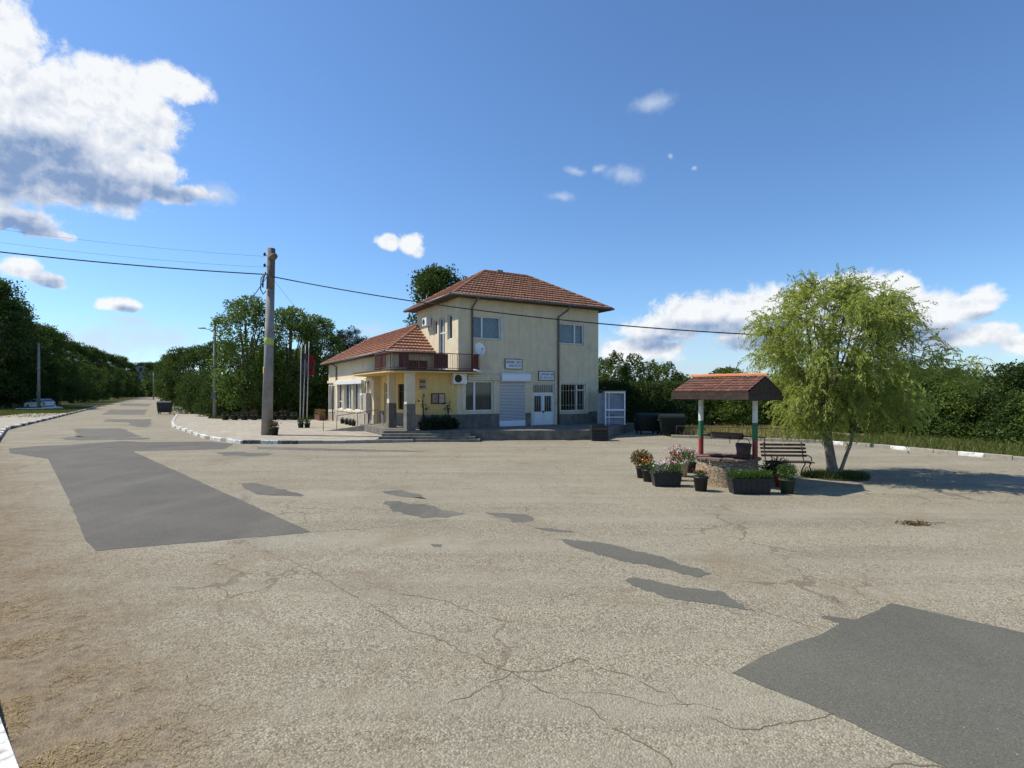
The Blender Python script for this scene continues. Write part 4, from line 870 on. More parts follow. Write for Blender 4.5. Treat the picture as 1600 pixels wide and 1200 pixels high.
def tree_blobs(rs, H, Rc, z0, nb, shape='round'):
    B = []
    for k in range(nb):
        t = rs.uniform(0, 2 * math.pi); q = rs.uniform(0, 1)
        if shape == 'round': zz = z0 + (H - z0) * q; env = math.sin(math.pi * min(1, .12 + q * .86)) ** .6
        elif shape == 'bush': zz = z0 + (H - z0) * q; env = (1 - q ** 2.2) ** .5 + .1
        elif shape == 'spire': zz = z0 + (H - z0) * q ** 1.15; env = (1 - q ** 2) ** .5 * .9 + .06
        elif shape == 'cone': zz = z0 + (H - z0) * q; env = 1 - q * .85
        else: zz = H * .55 + H * .4 * q; env = .5 + .5 * math.sin(math.pi * q)
        rr = Rc * env * math.sqrt(rs.uniform(.15, 1)) * .82; s = Rc * rs.uniform(.13, .34) * (1 if shape != 'spire' else .8 - .35 * q)
        if shape == 'spire': B.append(((rr * math.cos(t), rr * math.sin(t), zz), (s * .9, s * .9, s * 2.4), rs.uniform(0, 1))); continue
        B.append(((rr * math.cos(t), rr * math.sin(t), min(zz, H - s * .6)), (s * rs.uniform(.9, 1.3), s * rs.uniform(.9, 1.3), s * rs.uniform(.6, .95)), rs.uniform(0, 1)))
    return B
def make_tree(name, H, Rc, z0, nb, per, leafL, m, seed, shape='round', trunk=.22, label='', cat='tree', group=None, multi=1, aspect=.6):
    rs = np.random.RandomState(seed); B = tree_blobs(rs, H, Rc, z0, nb, shape)
    root = empty(name, (0, 0, 0), label, cat, 0, group); g = MB()
    for q in range(multi):
        a = rs.uniform(0, 6.28); ox, oy = (0, 0) if multi == 1 else (.3 * Rc * math.cos(a), .3 * Rc * math.sin(a))
        top = H * (.8 if shape != 'bush' else .6); p0 = Vector((ox * .3, oy * .3, -.05)); pts = [p0]
        for k in range(1, 6): pts.append(Vector((ox * k / 5 + rs.normal(0, .03 * H * .3), oy * k / 5 + rs.normal(0, .03 * H * .3), top * k / 5)))
        g.tube(pts, [trunk * 1.25] + [trunk * (1 - k / 6.5) for k in range(1, 6)], 8)
        for b in B[q::multi][:22 // multi + 4]:
            c = Vector(b[0]); st = pts[max(1, min(4, int(5 * c.z / H * .6)))]
            mid = st.lerp(c, .5) + Vector((0, 0, .06 * H * rs.uniform(-.2, 1))); g.tube([st, mid, c], [trunk * .38, trunk * .22, trunk * .07], 5, cap=False)
    g.build('trunk', M_BARK, root)
    P, D, C = blob_points(rs, B, per)
    k = P[:, 2] > .02; P, D, C = P[k], D[k], C[k]
    D = D + np.array([0, 0, .2])
    leaf_mesh('crown', leaf_arrays(P, D, leafL, leafL * aspect, rs, .8), m, rs, root, C); return root
L_DARK = leafmat('dark_broad_leaves', (.022, .045, .012), (.068, .104, .022), .3, .5, .5)
L_MID = leafmat('green_broad_leaves', (.042, .078, .015), (.12, .175, .036), .34, .5, .4)
L_CON = leafmat('conifer_needles', (.010, .024, .012), (.022, .042, .018), .1, 1)
L_POP = leafmat('grey_green_leaves', (.048, .080, .020), (.105, .145, .038), .34, 1)
L_HED = leafmat('hedge_leaves', (.050, .085, .016), (.125, .175, .034), .36, .5, .5)
L_WIL = leafmat('willow_leaves', (.165, .215, .04), (.35, .395, .095), .45, 1.1, .05)
L_GRA = leafmat('grass_blades', (.05, .085, .015), (.15, .15, .045), .3, 2)
L_FLG = leafmat('pot_plant_leaves', (.03, .07, .015), (.08, .14, .03), .3, 6)
def place(proto, x, y, rz, sc, label, group=None, first=[set()], z=0):
    if id(proto) not in first[0]: first[0].add(id(proto)); o = proto
    else: o = copy_tree(proto)
    o.location = (x, y, z); o.rotation_euler.z = rz; o.scale = sc if isinstance(sc, tuple) else (sc, sc, sc); o['label'] = label
    if group: o['group'] = group
    elif 'group' in o: del o['group']
    return o
KEEP = {}
t_walnut = make_tree('broadleaf_tree', 11, 3.5, 1.6, 84, 220, .24, L_MID, 11, 'round', .26, 'x', 'tree')
t_big = make_tree('broadleaf_tree', 14, 4.8, 1.2, 84, 190, .30, L_DARK, 12, 'round', .34, 'x', 'tree')
t_low = make_tree('broadleaf_tree', 8, 3.2, .5, 90, 260, .22, L_DARK, 13, 'round', .2, 'x', 'tree')
t_bush = make_tree('shrub', 3.4, 2.0, .0, 85, 480, .12, L_HED, 14, 'bush', .07, 'x', 'shrub', multi=4)
t_bush2 = make_tree('shrub', 3.2, 1.8, .0, 70, 460, .12, L_DARK, 15, 'bush', .07, 'x', 'shrub', multi=4)
t_pine = make_tree('conifer', 10, 2.6, 3.5, 42, 330, .26, L_CON, 16, 'umbrella', .2, 'x', 'conifer', aspect=.25)
t_pop = make_tree('young_poplar', 5, 1.25, .2, 85, 420, .16, L_POP, 17, 'spire', .07, 'x', 'tree', multi=3, aspect=.5)
# behind the pole and the wing
GR_W = 'broad-leaved trees behind the pavement'
for i, (px, Y, h, lab) in enumerate([(385, 51, 1.02, 'tall leafy tree left of the concrete pole, rising highest there'), (452, 53, .97, 'leafy tree whose crown stands directly right of the concrete pole'), (497, 56, .93, 'leafy tree behind the flagpoles, left of the dark conifer')]):
    place(t_walnut, (px - 800) / FPX * Y, Y, i * 2.1, (h * .98, h * .98, h), lab, GR_W)
for i, (px, Y, h, lab) in enumerate([(345, 60, 1.0, 'dark tree between the lamp pole and the tall tree'), (312, 66, 1.0, 'dark tree just left of the street lamp pole'), (290, 76, 1.08, 'dark tree on the right side of the road, second from its far end'), (276, 92, 1.1, 'dark tree furthest along the right side of the road'),
        (410, 66, 1.0, 'dark background tree filling the gap left of the concrete pole'), (445, 70, 1.0, 'dark background tree filling the gap behind the concrete pole'), (480, 68, .95, 'dark background tree filling the gap behind the flagpoles'), (520, 72, .9, 'dark background tree nearest the end of the long wing')]):
    place(t_low, (px - 800) / FPX * Y, Y, i * 1.7 + .4, h, lab, 'dark trees right of the road')
for i, (px, Y, s, lab) in enumerate([(545, 62, 1.0, 'dark conifer with a ragged crown above the roof of the long wing'), (522, 60, .93, 'dark conifer left of the end of the long wing'), (565, 66, .92, 'lower dark conifer whose top just shows over the red wing roof')]):
    place(t_pine, (px - 800) / FPX * Y, Y, i * 2.2, s, lab, 'conifers behind the long wing')
bt = place(t_big, -6.9, 52, .5, (.86, .86, 1.0), 'big dark green tree rising behind the red hipped roof')
place(t_big, -4.2, 54, 2.5, (.8, .8, .94), 'big tree mostly hidden by the roof, showing just left of the ridge')
# undergrowth in the shade of those trees
rsU = np.random.RandomState(5)
UG = ['left of the street lamp pole', 'right of the street lamp pole', 'behind the leftmost dark flower pots', 'behind the dark flower pots', 'left of the concrete pole foot', 'behind the concrete pole foot', 'right of the concrete pole foot', 'behind the left flagpole', 'behind the right flagpole', 'at the corner of the long wing']
for i, px in enumerate([300, 338, 362, 385, 405, 425, 445, 468, 490, 506]):
    Y = 55 + rsU.uniform(-2, 3) + (6 if i == 0 else 0); place(t_bush2, (px - 800) / FPX * Y, Y, i * 1.3, (1.1, 1.1, .9 + .2 * rsU.rand()), 'dark shrub under the trees ' + UG[i], 'undergrowth beneath the trees')
# left side of the road
LT = [(-5, 78, 1.32, 'dark tree at the left edge of the picture, the tallest there'), (28, 84, 1.18, 'dark tree behind the left end of the fence'), (45, 92, 1.02, 'dark tree left of the lamp post behind the parked car'), (72, 96, 1.0, 'dark tree rising directly behind the parked car'), (100, 108, 1.0, 'dark tree just right of the parked car'),
      (122, 125, .98, 'second dark tree to the right of the parked car'), (142, 142, 1.0, 'third dark tree to the right of the parked car'), (160, 165, 1.05, 'fourth dark tree to the right of the parked car'), (176, 190, 1.1, 'fifth dark tree to the right of the parked car'), (190, 215, 1.15, 'sixth dark tree to the right of the parked car'), (205, 245, 1.1, 'tree at the far end of the left row, by the bend of the road')]
for i, (px, Y, s, lab) in enumerate(LT): place(t_big, (px - 800) / FPX * Y - 1.5, Y, i * 1.9, (s * 1.0, s * 1.0, s), lab, 'trees along the left side of the road')
LT2 = [(15, 82, 1.15, 'shorter tree filling in behind the fence at the left edge'), (58, 90, 1.1, 'shorter tree filling in behind the lamp post'), (86, 103, 1.15, 'shorter tree filling in right behind the car'), (112, 118, 1.15, 'shorter tree along the left roadside, a little beyond the car'), (132, 133, 1.2, 'shorter tree midway along the left roadside'), (152, 152, 1.2, 'shorter tree in the distance on the left roadside'), (168, 175, 1.3, 'shorter tree far along the left roadside'), (184, 203, 1.4, 'shorter tree near the bend, left roadside'), (198, 232, 1.4, 'shorter tree at the bend, left roadside')]
for i, (px, Y, s, lab) in enumerate(LT2): place(t_low, (px - 800) / FPX * Y, Y, i * 1.1, (s * 1.2, s * 1.2, s), lab, 'shorter trees along the left side of the road')
for i, (px, Y, s, lab) in enumerate([(222, 300, 1.3, 'distant tree at the vanishing end of the road, left'), (238, 285, 1.25, 'distant tree at the vanishing end of the road, middle'), (252, 265, 1.2, 'distant tree at the vanishing end of the road, right'), (264, 200, 1.0, 'distant tree right of the far road end'), (270, 140, .85, 'tree on the right roadside before the far road end')]):
    place(t_big, (px - 800) / FPX * Y, Y, i * 1.9, s, lab, 'distant trees closing the road')
# right of the building
PO = [(934, 44, .95), (948, 42, .92), (963, 41, 1.0), (976, 43, .84), (990, 41, .97), (1004, 42, .84), (1018, 43, .9), (1031, 42, .82), (1044, 41, .86), (1056, 43, .74), (1068, 44, .72)]
WORDS = ['first', 'second', 'third', 'fourth', 'fifth', 'sixth', 'seventh', 'eighth', 'ninth', 'tenth', 'eleventh', 'twelfth', 'thirteenth', 'fourteenth', 'fifteenth', 'sixteenth', 'seventeenth', 'eighteenth', 'nineteenth', 'twentieth']
for i, (px, Y, s) in enumerate(PO): place(t_pop, (px - 800) / FPX * Y, Y, i * 2.3, (s * 1.5, s * 1.5, s * 1.06), WORDS[i] + ' upright young tree from the right wall of the building', 'young trees right of the building')
for i, px in enumerate([940, 965, 990, 1015, 1040, 1062]):
    Y = 38.5; place(t_bush2, (px - 800) / FPX * Y, Y, i * 2.7, (1, 1, 1.0), WORDS[i] + ' low dark shrub from the kiosk, in front of the young trees', 'low shrubs right of the kiosk')
# hedge on the right
HP = [(1085, 40, .95), (1110, 39.5, 1.0), (1135, 39, 1.2), (1160, 38, 1.05), (1188, 37.5, 1.05), (1215, 36.5, 1.1), (1245, 36, 1.05), (1275, 35, 1.1), (1305, 34, 1.1), (1338, 33, 1.1), (1370, 32, 1.12), (1403, 31, 1.05), (1438, 30, 1.1), (1472, 29, 1.1), (1508, 28.2, 1.05), (1545, 27, 1.0), (1580, 26, 1.1), (1620, 25, 1.1), (1665, 24, 1.1), (1715, 23, 1.1)]
for i, (px, Y, s) in enumerate(HP):
    pr = t_bush if i % 4 != 1 and i not in (15, 16) else t_bush2; Y += 1.5; hz = (.78, 1.02, .86, 1.1, .8)[i * 3 % 5]
    place(pr, (px - 800) / FPX * Y, Y, i * 1.37, (s * 1.1, s * 1.1, s * hz), WORDS[i] + ' bush of the hedge behind the yard, counted from its left end', 'hedge bushes along the right side')
place(t_low, (1128 - 800) / FPX * 46, 46, 1, (.55, .55, .56), 'small tree standing above the hedge just left of the willow')
for i, (px, Y) in enumerate([(1180, 45), (1330, 44), (1480, 42), (1640, 38)]): place(t_low, (px - 800) / FPX * Y, Y, i, (.85, .85, .45 + .04 * i), ['low tree behind the hedge beside the well roof', 'low tree behind the hedge, hidden by the willow', 'low tree behind the hedge right of the willow', 'low tree behind the hedge at the right edge of the picture'][i], 'low trees behind the hedge')
# faraway wood as one mass
rs = np.random.RandomState(77); pts = []
B = []
for k in range(230):
    a = R(-62 + 124 * k / 229); d = 330 + rs.uniform(-25, 25); hh = rs.uniform(7, 12); B.append(((d * math.sin(a), d * math.cos(a), hh * .45), (rs.uniform(5, 9), rs.uniform(5, 9), hh * .55), rs.rand()))
P, D, C = blob_points(rs, B, 6, .7); k = P[:, 2] > 0; struct(leaf_mesh('far_wood', leaf_arrays(P[k], D[k], 2.6, 2.0, rs, .8), L_DARK, rs, None, C[k]), 'stuff')

# ------------------------------------------------------------------ the willow
def willow():
    rs = np.random.RandomState(21); root = empty('willow_tree', (9.5, 16.25, 0), 'light green willow with narrow drooping leaves and a leaning forked trunk beside the bench', 'tree')
    g = MB()
    main = [Vector(p) for p in ((0, 0, -.05), (-.06, 0, .35), (-.12, .02, .8), (-.16, .05, 1.15), (-.1, .1, 1.6))]; g.tube(main, [.19, .135, .125, .12, .10], 12)
    sec = [Vector(p) for p in ((.10, -.05, -.03), (.2, -.08, .3), (.30, -.1, .62), (.42, -.12, .95), (.5, -.1, 1.3), (.7, 0, 1.9))]; g.tube(sec, [.06, .05, .048, .045, .04, .03], 8)
    g.build('trunk', mat('willow_bark', (.27, .235, .19), .95, (.14, .115, .085), 7, .015, 22), root)
    lb = MB(); nodes = []
    limbs = []
    for k in range(13):
        a = k * 2.4 + .3; el = (.55 + .8 * ((k * .37) % 1)); r_ = 1.5 + 1.2 * ((k * .61) % 1)
        end = Vector((r_ * math.cos(a) * math.cos(el) * 1.3 + .1, r_ * math.sin(a) * math.cos(el) * 1.2, 1.6 + r_ * 1.45 * math.sin(el) + .6)); st = main[3] if k % 2 else main[4]
        limbs.append((st, end, .06))
    limbs += [(sec[5], Vector((3.0, -.1, 3.0)), .035), (main[4], Vector((3.3, .1, 3.5)), .04), (main[4], Vector((-.75, .0, 5.2)), .05), (main[4], Vector((.5, .1, 5.0)), .05), (main[4], Vector((1.5, 0, 4.7)), .05), (sec[4], Vector((1.6, -1.0, 1.9)), .03), (main[3], Vector((-1.7, -.8, 2.0)), .035)]
    for (st, en, r0) in limbs:
        pts = []; n = 9
        for j in range(n + 1):
            t = j / n; p = st.lerp(en, t); p.z += .35 * math.sin(math.pi * t) * (1 if en.z > 2.5 else .3); p += Vector(rs.normal(0, .035, 3)); pts.append(p)
        lb.tube(pts, [r0 * (1 - .8 * j / n) for j in range(n + 1)], 6, cap=False); nodes += pts[3:]
    nodes_a = np.array([tuple(p) for p in nodes])
    tips = []
    while len(tips) < 240:
        d = rs.normal(0, 1, 3); d /= np.linalg.norm(d); q = rs.uniform(.3, 1) ** .5 * rs.uniform(.85, 1.08)
        p = np.array([.1, 0, 3.6]) + d * q * np.array([2.35, 2.15, 2.2])
        if p[2] < 2.4 and p[0] < -1.2 and rs.rand() < .7: continue
        if p[2] < 1.5 and rs.rand() < .4: continue
        if p[2] > 4.9 and p[0] > 1.3: continue
        tips.append(p)
    for k in range(50): a_ = rs.uniform(0, 6.28); r_ = rs.uniform(.6, 1.9); tips.append(np.array([.35 + r_ * math.cos(a_) * 1.05, r_ * math.sin(a_) * .9, rs.uniform(1.5, 2.5)]))
    for k in range(9): tips.append(np.array([2.5 + 1.7 * k / 9 + rs.normal(0, .1), rs.normal(0, .35), 3.45 - .35 * k / 9 + rs.normal(0, .25)]))
    for k in range(8): tips.append(np.array([-.75 + rs.normal(0, .22), rs.normal(0, .3), 5.45 + rs.normal(0, .2)]))
    for k in range(9): tips.append(np.array([1.3 + rs.normal(0, .5), rs.normal(0, .4), 5.05 + rs.normal(0, .25)]))
    for k in range(7): tips.append(np.array([.15 + rs.normal(0, .25), rs.normal(0, .4), 5.45 + rs.normal(0, .15)]))
    LP, LD, LC = [], [], []
    for tp in tips:
        i = np.argmin(((nodes_a - tp) ** 2).sum(1)); a = Vector(nodes_a[i]); b = Vector(tp); mid = a.lerp(b, .5) + Vector((0, 0, .12))
        lb.tube([a, mid, b], [.014, .01, .006], 4, cap=False); cv = rs.uniform(0, 1)
        for q in range(13):
            t = rs.uniform(.35, 1.05); s = np.array(mid.lerp(b, max(0, t * 2 - 1)) if t > .5 else a.lerp(mid, t * 2)) + rs.normal(0, .06, 3)
            out = tp - np.array([0, 0, 3.3]); out[2] *= .4; out /= np.linalg.norm(out) + 1e-6
            v = out * rs.uniform(.2, 1) + rs.normal(0, .55, 3) + np.array([0, 0, rs.uniform(-.1, .8)]); v /= np.linalg.norm(v); ln = rs.uniform(.3, .85); n = int(ln / .028)
            p = s.copy(); path = [p.copy()]
            for k in range(n):
                v = v + np.array([0, 0, -.065]); v /= np.linalg.norm(v); p = p + v * .028; path.append(p.copy())
                if p[2] < .75: break
                if k > 1: LP.append(p + rs.normal(0, .022, 3)); LD.append(v + np.array([0, 0, -.25])); LC.append(cv)
            if q % 2 == 0: lb.tube([Vector(path[0]), Vector(path[len(path) // 2]), Vector(path[-1])], [.004, .003, .002], 3, cap=False)
    lb.build('branches', mat('willow_twigs', (.17, .14, .10), .9, (.10, .08, .055), 5), root)
    o = leaf_mesh('crown', leaf_arrays(np.array(LP), np.array(LD), .125, .030, rs, .5), L_WIL, rs, root, np.array(LC)); return root
willow()

# grass: tuft under the willow, verges
def grass_mesh(name, P, h, w, m, rs, parent=None):
    n = len(P); d = np.zeros((n, 3)); d[:, 2] = 1; d[:, :2] = rs.normal(0, .35, (n, 2)); hh = h * rs.uniform(.4, 1.2, (n, 1)); a = rs.uniform(0, 6.28, n); s = np.stack([np.cos(a), np.sin(a), np.zeros(n)], 1) * w
    tip = P + d * hh; V4 = np.stack([P - s * .5, P + s * .5, tip + s * .08, tip - s * .08], 1).reshape(-1, 3); return leaf_mesh(name, V4, m, rs, parent)
rs = np.random.RandomState(9)
t_ = empty('grass_tuft', (9.5, 16.2, 0), 'ring of dark green grass and low weeds round the foot of the willow', 'grass tuft')
a = rs.uniform(0, 6.28, 2600); q = np.sqrt(rs.uniform(0, 1, 2600)); grass_mesh('blades', np.stack([q * .95 * np.cos(a), q * .62 * np.sin(a), np.zeros(2600)], 1), .17, .02, leafmat('dark_grass', (.03, .06, .012), (.08, .11, .025), .3, 3), rs, t_)
m = MB(); m.lathe([(.001, .03), (.6, .022), (.88, .006)], 20, jit=.06); m.build('soil_patch', M_SOIL, t_)
def scatter(poly, n, rs):
    xs = [p[0] for p in poly]; ys = [p[1] for p in poly]; out = []
    pa = np.array(poly)
    while len(out) < n:
        x = rs.uniform(min(xs), max(xs), 4000); y = rs.uniform(min(ys), max(ys), 4000); ins = np.zeros(4000, bool); j = len(pa) - 1
        for i in range(len(pa)):
            c = ((pa[i, 1] > y) != (pa[j, 1] > y)) & (x < (pa[j, 0] - pa[i, 0]) * (y - pa[i, 1]) / (pa[j, 1] - pa[i, 1] + 1e-9) + pa[i, 0]); ins ^= c; j = i
        out += list(zip(x[ins], y[ins]))
    P = np.zeros((n, 3)); P[:, :2] = np.array(out[:n]); return P
struct(grass_mesh('grass', scatter([(15.4, 26.8), (16.9, 24.2), (18.7, 20.4), (20.0, 18), (26, 18), (30, 24), (22, 30), (14, 33)], 16000, rs), .22, .04, L_GRA, rs), 'stuff')
struct(grass_mesh('grass', scatter([(9.5, 31), (15, 27.4), (16, 33), (20, 36), (8, 38)], 9000, rs), .3, .05, leafmat('dry_grass', (.16, .15, .05), (.30, .25, .10), .3, 2), rs), 'stuff')
struct(grass_mesh('grass', scatter([(-43, 50.5), (-66, 87), (-78, 84), (-62, 60), (-52, 50)], 12000, rs), .2, .09, L_GRA, rs), 'stuff')
struct(grass_mesh('grass', scatter([(-33, 57.6), (-26, 48.8), (-14, 47.5), (-14, 56), (-30, 62)], 12000, rs), .25, .07, L_GRA, rs), 'stuff')
# straw and dead grass washed along the near kerb
rs = np.random.RandomState(31); n = 16000; L_ = rs.uniform(0, 1, n) ** 1.6 * 10; off = np.abs(rs.normal(0, .5, n)) + .0
base = np.array([-2.6, 3.02]); dr = np.array([-.748, .663]); nr = np.array([.663, .748]); P = np.zeros((n, 3)); P[:, :2] = base + dr * (L_[:, None] - 1.5) + nr * off[:, None]; P[:, 2] = rs.uniform(.002, .018, n)
kp = np.array([mnoise.noise(Vector((x * 2.3, y * 2.3, 1.7))) + .35 * mnoise.noise(Vector((x * 9, y * 9, 4))) > .02 for x, y in P[:, :2]]); P = P[kp]; n = len(P)
D = np.stack([rs.normal(0, 1, n), rs.normal(0, 1, n), rs.normal(0, .06, n)], 1); D /= np.linalg.norm(D, axis=1)[:, None]
s = np.stack([-D[:, 1], D[:, 0], rs.normal(0, .3, n)], 1); Ln = rs.uniform(.012, .06, (n, 1)) ; V4 = np.stack([P - D * Ln, P + s * .0022, P + D * Ln, P - s * .0022], 1).reshape(-1, 3)
struct(leaf_mesh('straw', V4, leafmat('dry_straw', (.24, .15, .07), (.46, .36, .20), .2, 3), rs), 'stuff')
# loose grit
n = 2600; P = np.zeros((n, 3)); P[:, 0] = rs.uniform(-8, 8, n); P[:, 1] = 3 + 9 * rs.uniform(0, 1, n) ** 1.4; gm = MB()
for i in range(n):
    x, y = P[i, :2]
    if rs.rand() > .35 + .65 * (abs(x + .9 * y) < 2.6): continue
    r_ = rs.uniform(.004, .012); a0 = rs.uniform(0, 6.28); q = [(x + r_ * math.cos(a0 + k * 1.57) * rs.uniform(.6, 1.2), y + r_ * math.sin(a0 + k * 1.57) * rs.uniform(.6, 1.2), .001) for k in range(4)]; tp = (x, y, r_ * .9)
    for k in range(4): gm.face([q[k], q[(k + 1) % 4], tp])
struct(gm.build('gravel', mat('loose_stones', (.36, .32, .25), .9, (.20, .17, .12), 40)), 'stuff')

# ------------------------------------------------------------------ pots and tubs round the well
def petals(parent, rs, n, r, z0, z1, m, size=.045, name='flowers', cx=0, cy=0):
    P = np.stack([rs.normal(cx, r * .5, n), rs.normal(cy, r * .5, n), rs.uniform(z0, z1, n)], 1); V = []
    for k in range(3): V.append(leaf_arrays(P + rs.normal(0, size * .3, (n, 3)), rs.normal(0, 1, (n, 3)), size, size * .9, rs, .5))
    return leaf_mesh(name, np.concatenate(V), m, rs, parent)
def fmat(name, c): return mat(name, c, .6, tuple(x * .75 for x in c), 30)
F_PINK = fmat('pink_petals', (.62, .34, .42)); F_RED = fmat('red_petals', (.52, .03, .05)); F_WHITE = fmat('pale_petals', (.66, .55, .60)); F_OR = fmat('orange_petals', (.70, .25, .04))
def plant_in(parent, rs, n, rx, ry, z0, h, leafL, m, flowers=(), asp=.5):
    d = rs.normal(0, 1, (n, 3)); d /= np.linalg.norm(d, axis=1)[:, None]; q = rs.uniform(.3, 1, (n, 1)); P = d * q * np.array([rx, ry, h * .5]) + np.array([0, 0, z0 + h * .45])
    leaf_mesh('foliage', leaf_arrays(P, d + [0, 0, .4], leafL, leafL * asp, rs, .6), m, rs, parent)
    g = MB()
    for k in range(7): a = rs.uniform(0, 6.28); g.tube([(0, 0, z0 - .05), (rx * .3 * math.cos(a), ry * .3 * math.sin(a), z0 + h * .35), (rx * .6 * math.cos(a), ry * .6 * math.sin(a), z0 + h * .7)], .006, 4)
    g.build('stems', mat('green_stems', (.10, .14, .04), .8), parent)
    for (fm, cnt, sz) in flowers: petals(parent, rs, cnt, max(rx, ry), z0 + h * .45, z0 + h * 1.05, fm, sz)
def round_pot(px, py, r, h, label, body, seed, pl_h=.35, pr=None, flowers=(), leaf=.05, n=700, taper=.75, group='flower pots around the well', z=0, lm=None, pos=None, name='flower_pot'):
    rs = np.random.RandomState(seed); x, y = pos or G(px, py); y += r if not pos else 0; root = empty(name, (x, y, z), label, 'flower pot', rs.uniform(0, 3), group)
    g = MB(); g.lathe([(.001, 0), (r * taper, 0), (r * .95, h * .86), (r * 1.04, h * .86), (r * 1.04, h), (r * .93, h), (r * .9, h * .88), (.001, h * .88)], 18); g.build('pot', body, root)
    pr = pr or r * 1.2; plant_in(root, rs, n, pr, pr, h, pl_h, leaf, lm or L_FLG, flowers); return root
def tub(px, py, w, d, h, label, seed, flowers=(), pl_h=.25, n=1500, rz=0, leaf=.05, grassy=False):
    rs = np.random.RandomState(seed); x, y = G(px, py); y += d / 2; root = empty('planter_tub', (x, y, 0), label, 'planter', rz, 'rectangular planters before the well')
    g = MB(); w0, d0 = w * .44, d * .42; w1, d1 = w * .5, d * .5
    g.hexa([(-w0, -d0, 0), (w0, -d0, 0), (w0, d0, 0), (-w0, d0, 0), (-w1, -d1, h - .03), (w1, -d1, h - .03), (w1, d1, h - .03), (-w1, d1, h - .03)])
    for (a, b, c, e) in ((-w1 - .02, w1 + .02, -d1 - .02, -d1 + .02), (-w1 - .02, w1 + .02, d1 - .02, d1 + .02), (-w1 - .02, -w1 + .02, -d1 + .02, d1 - .02), (w1 - .02, w1 + .02, -d1 + .02, d1 - .02)): g.box(a, b, c, e, h - .03, h + .012)
    for k in range(7): x_ = -w0 * .9 + w0 * 1.8 * k / 6; g.hexa([(x_ - .012, -d0 - .008, .02), (x_ + .012, -d0 - .008, .02), (x_ + .012, -d0 + .01, .02), (x_ - .012, -d0 + .01, .02), (x_ - .012, -d1 - .010, h - .03), (x_ + .012, -d1 - .010, h - .03), (x_ + .012, -d1 + .01, h - .03), (x_ - .012, -d1 + .01, h - .03)])
    g.build('tub', M_BLKP, root); g = MB(); g.box(-w1 + .03, w1 - .03, -d1 + .03, d1 - .03, h - .028, h - .01); g.build('soil', M_SOIL, root)
    if grassy: P = np.stack([rs.uniform(-w1 * .95, w1 * .95, n), rs.uniform(-d1 * .9, d1 * .9, n), np.full(n, h - .01)], 1); grass_mesh('foliage', P, pl_h, .022, L_FLG, rs, root)
    else:
        P = np.stack([rs.uniform(-w1 * 1.05, w1 * 1.05, n), rs.uniform(-d1 * 1.1, d1 * 1.1, n), h + pl_h * rs.uniform(-.1, 1, n) ** 1.0 * .9], 1) ; P[:, 2] = np.nan_to_num(P[:, 2], nan=h); leaf_mesh('foliage', leaf_arrays(P, np.tile([0, 0, 1.0], (n, 1)), leaf, leaf * .5, rs, .9), L_FLG, rs, root)
    for (fm, cnt, sz, cx, zt) in flowers: petals(root, rs, cnt, w * .28, h + .05, h + zt, fm, sz, cx=cx)
    return root
L_RED = leafmat('reddish_leaves', (.12, .06, .03), (.22, .16, .08), .3, 5)
tub(1044, 761, .74, .38, .34, 'black rectangular planter with pale pink and red flowers, left of the well', 41, [(F_WHITE, 55, .045, -.2, .36), (F_PINK, 35, .045, .1, .4)], .26)
tub(1176, 773, .98, .38, .37, 'black rectangular planter full of short green shoots, right front of the well', 42, [(F_WHITE, 14, .04, -.3, .22)], .20, 2200, grassy=True)
round_pot(1005, 748, .17, .32, 'dark pot with a tall reddish grassy plant, leftmost of the pots by the well', M_BLKP, 43, .55, .32, (), .09, 900, lm=L_RED)
round_pot(1017, 754, .20, .34, 'dark pot with orange flowers beside the leftmost pot', M_BLKP, 44, .26, .26, [(F_OR, 26, .055)], .05)
o_ = round_pot(1068, 746, .21, .42, 'cream coloured pot with pale pink and red flowers just left of the stone ring', mat('cream_pot', (.46, .43, .34), .8, (.36, .34, .27), 6), 45, .45, .32, [(F_WHITE, 34, .045), (F_RED, 10, .06)], .05)
round_pot(1082, 740, .17, .32, 'dark pot with pink flowers half behind the cream pot', M_BLKP, 46, .42, .26, [(F_PINK, 36, .05)], .05)
round_pot(1099, 769, .185, .37, 'black round pot with small red flowers in front of the stone ring', M_BLKP, 47, .16, .2, [(F_RED, 16, .05)], .04, 450)
round_pot(1236, 773, .19, .36, 'dark round pot with a trailing leafy plant, rightmost in front of the bench', mat('dark_green_pot', (.035, .05, .035), .7), 48, .42, .26, (), .05, 1200)
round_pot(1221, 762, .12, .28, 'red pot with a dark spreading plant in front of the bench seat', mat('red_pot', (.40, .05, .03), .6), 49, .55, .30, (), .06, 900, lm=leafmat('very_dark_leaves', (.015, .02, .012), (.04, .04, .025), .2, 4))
round_pot(1056, 752, .16, .25, 'dark pot with a bright red geranium behind the flowering planter', M_BLKP, 50, .56, .2, [(F_RED, 20, .06)], .05, 500)
b_ = empty('shrub', (7.25, 15.35, 0), 'low dark bush between the well ring and the bench', 'shrub'); rs = np.random.RandomState(51); plant_in(b_, rs, 1500, .42, .4, .0, .62, .06, leafmat('very_dark_leaves2', (.012, .02, .010), (.04, .05, .02), .2, 4))
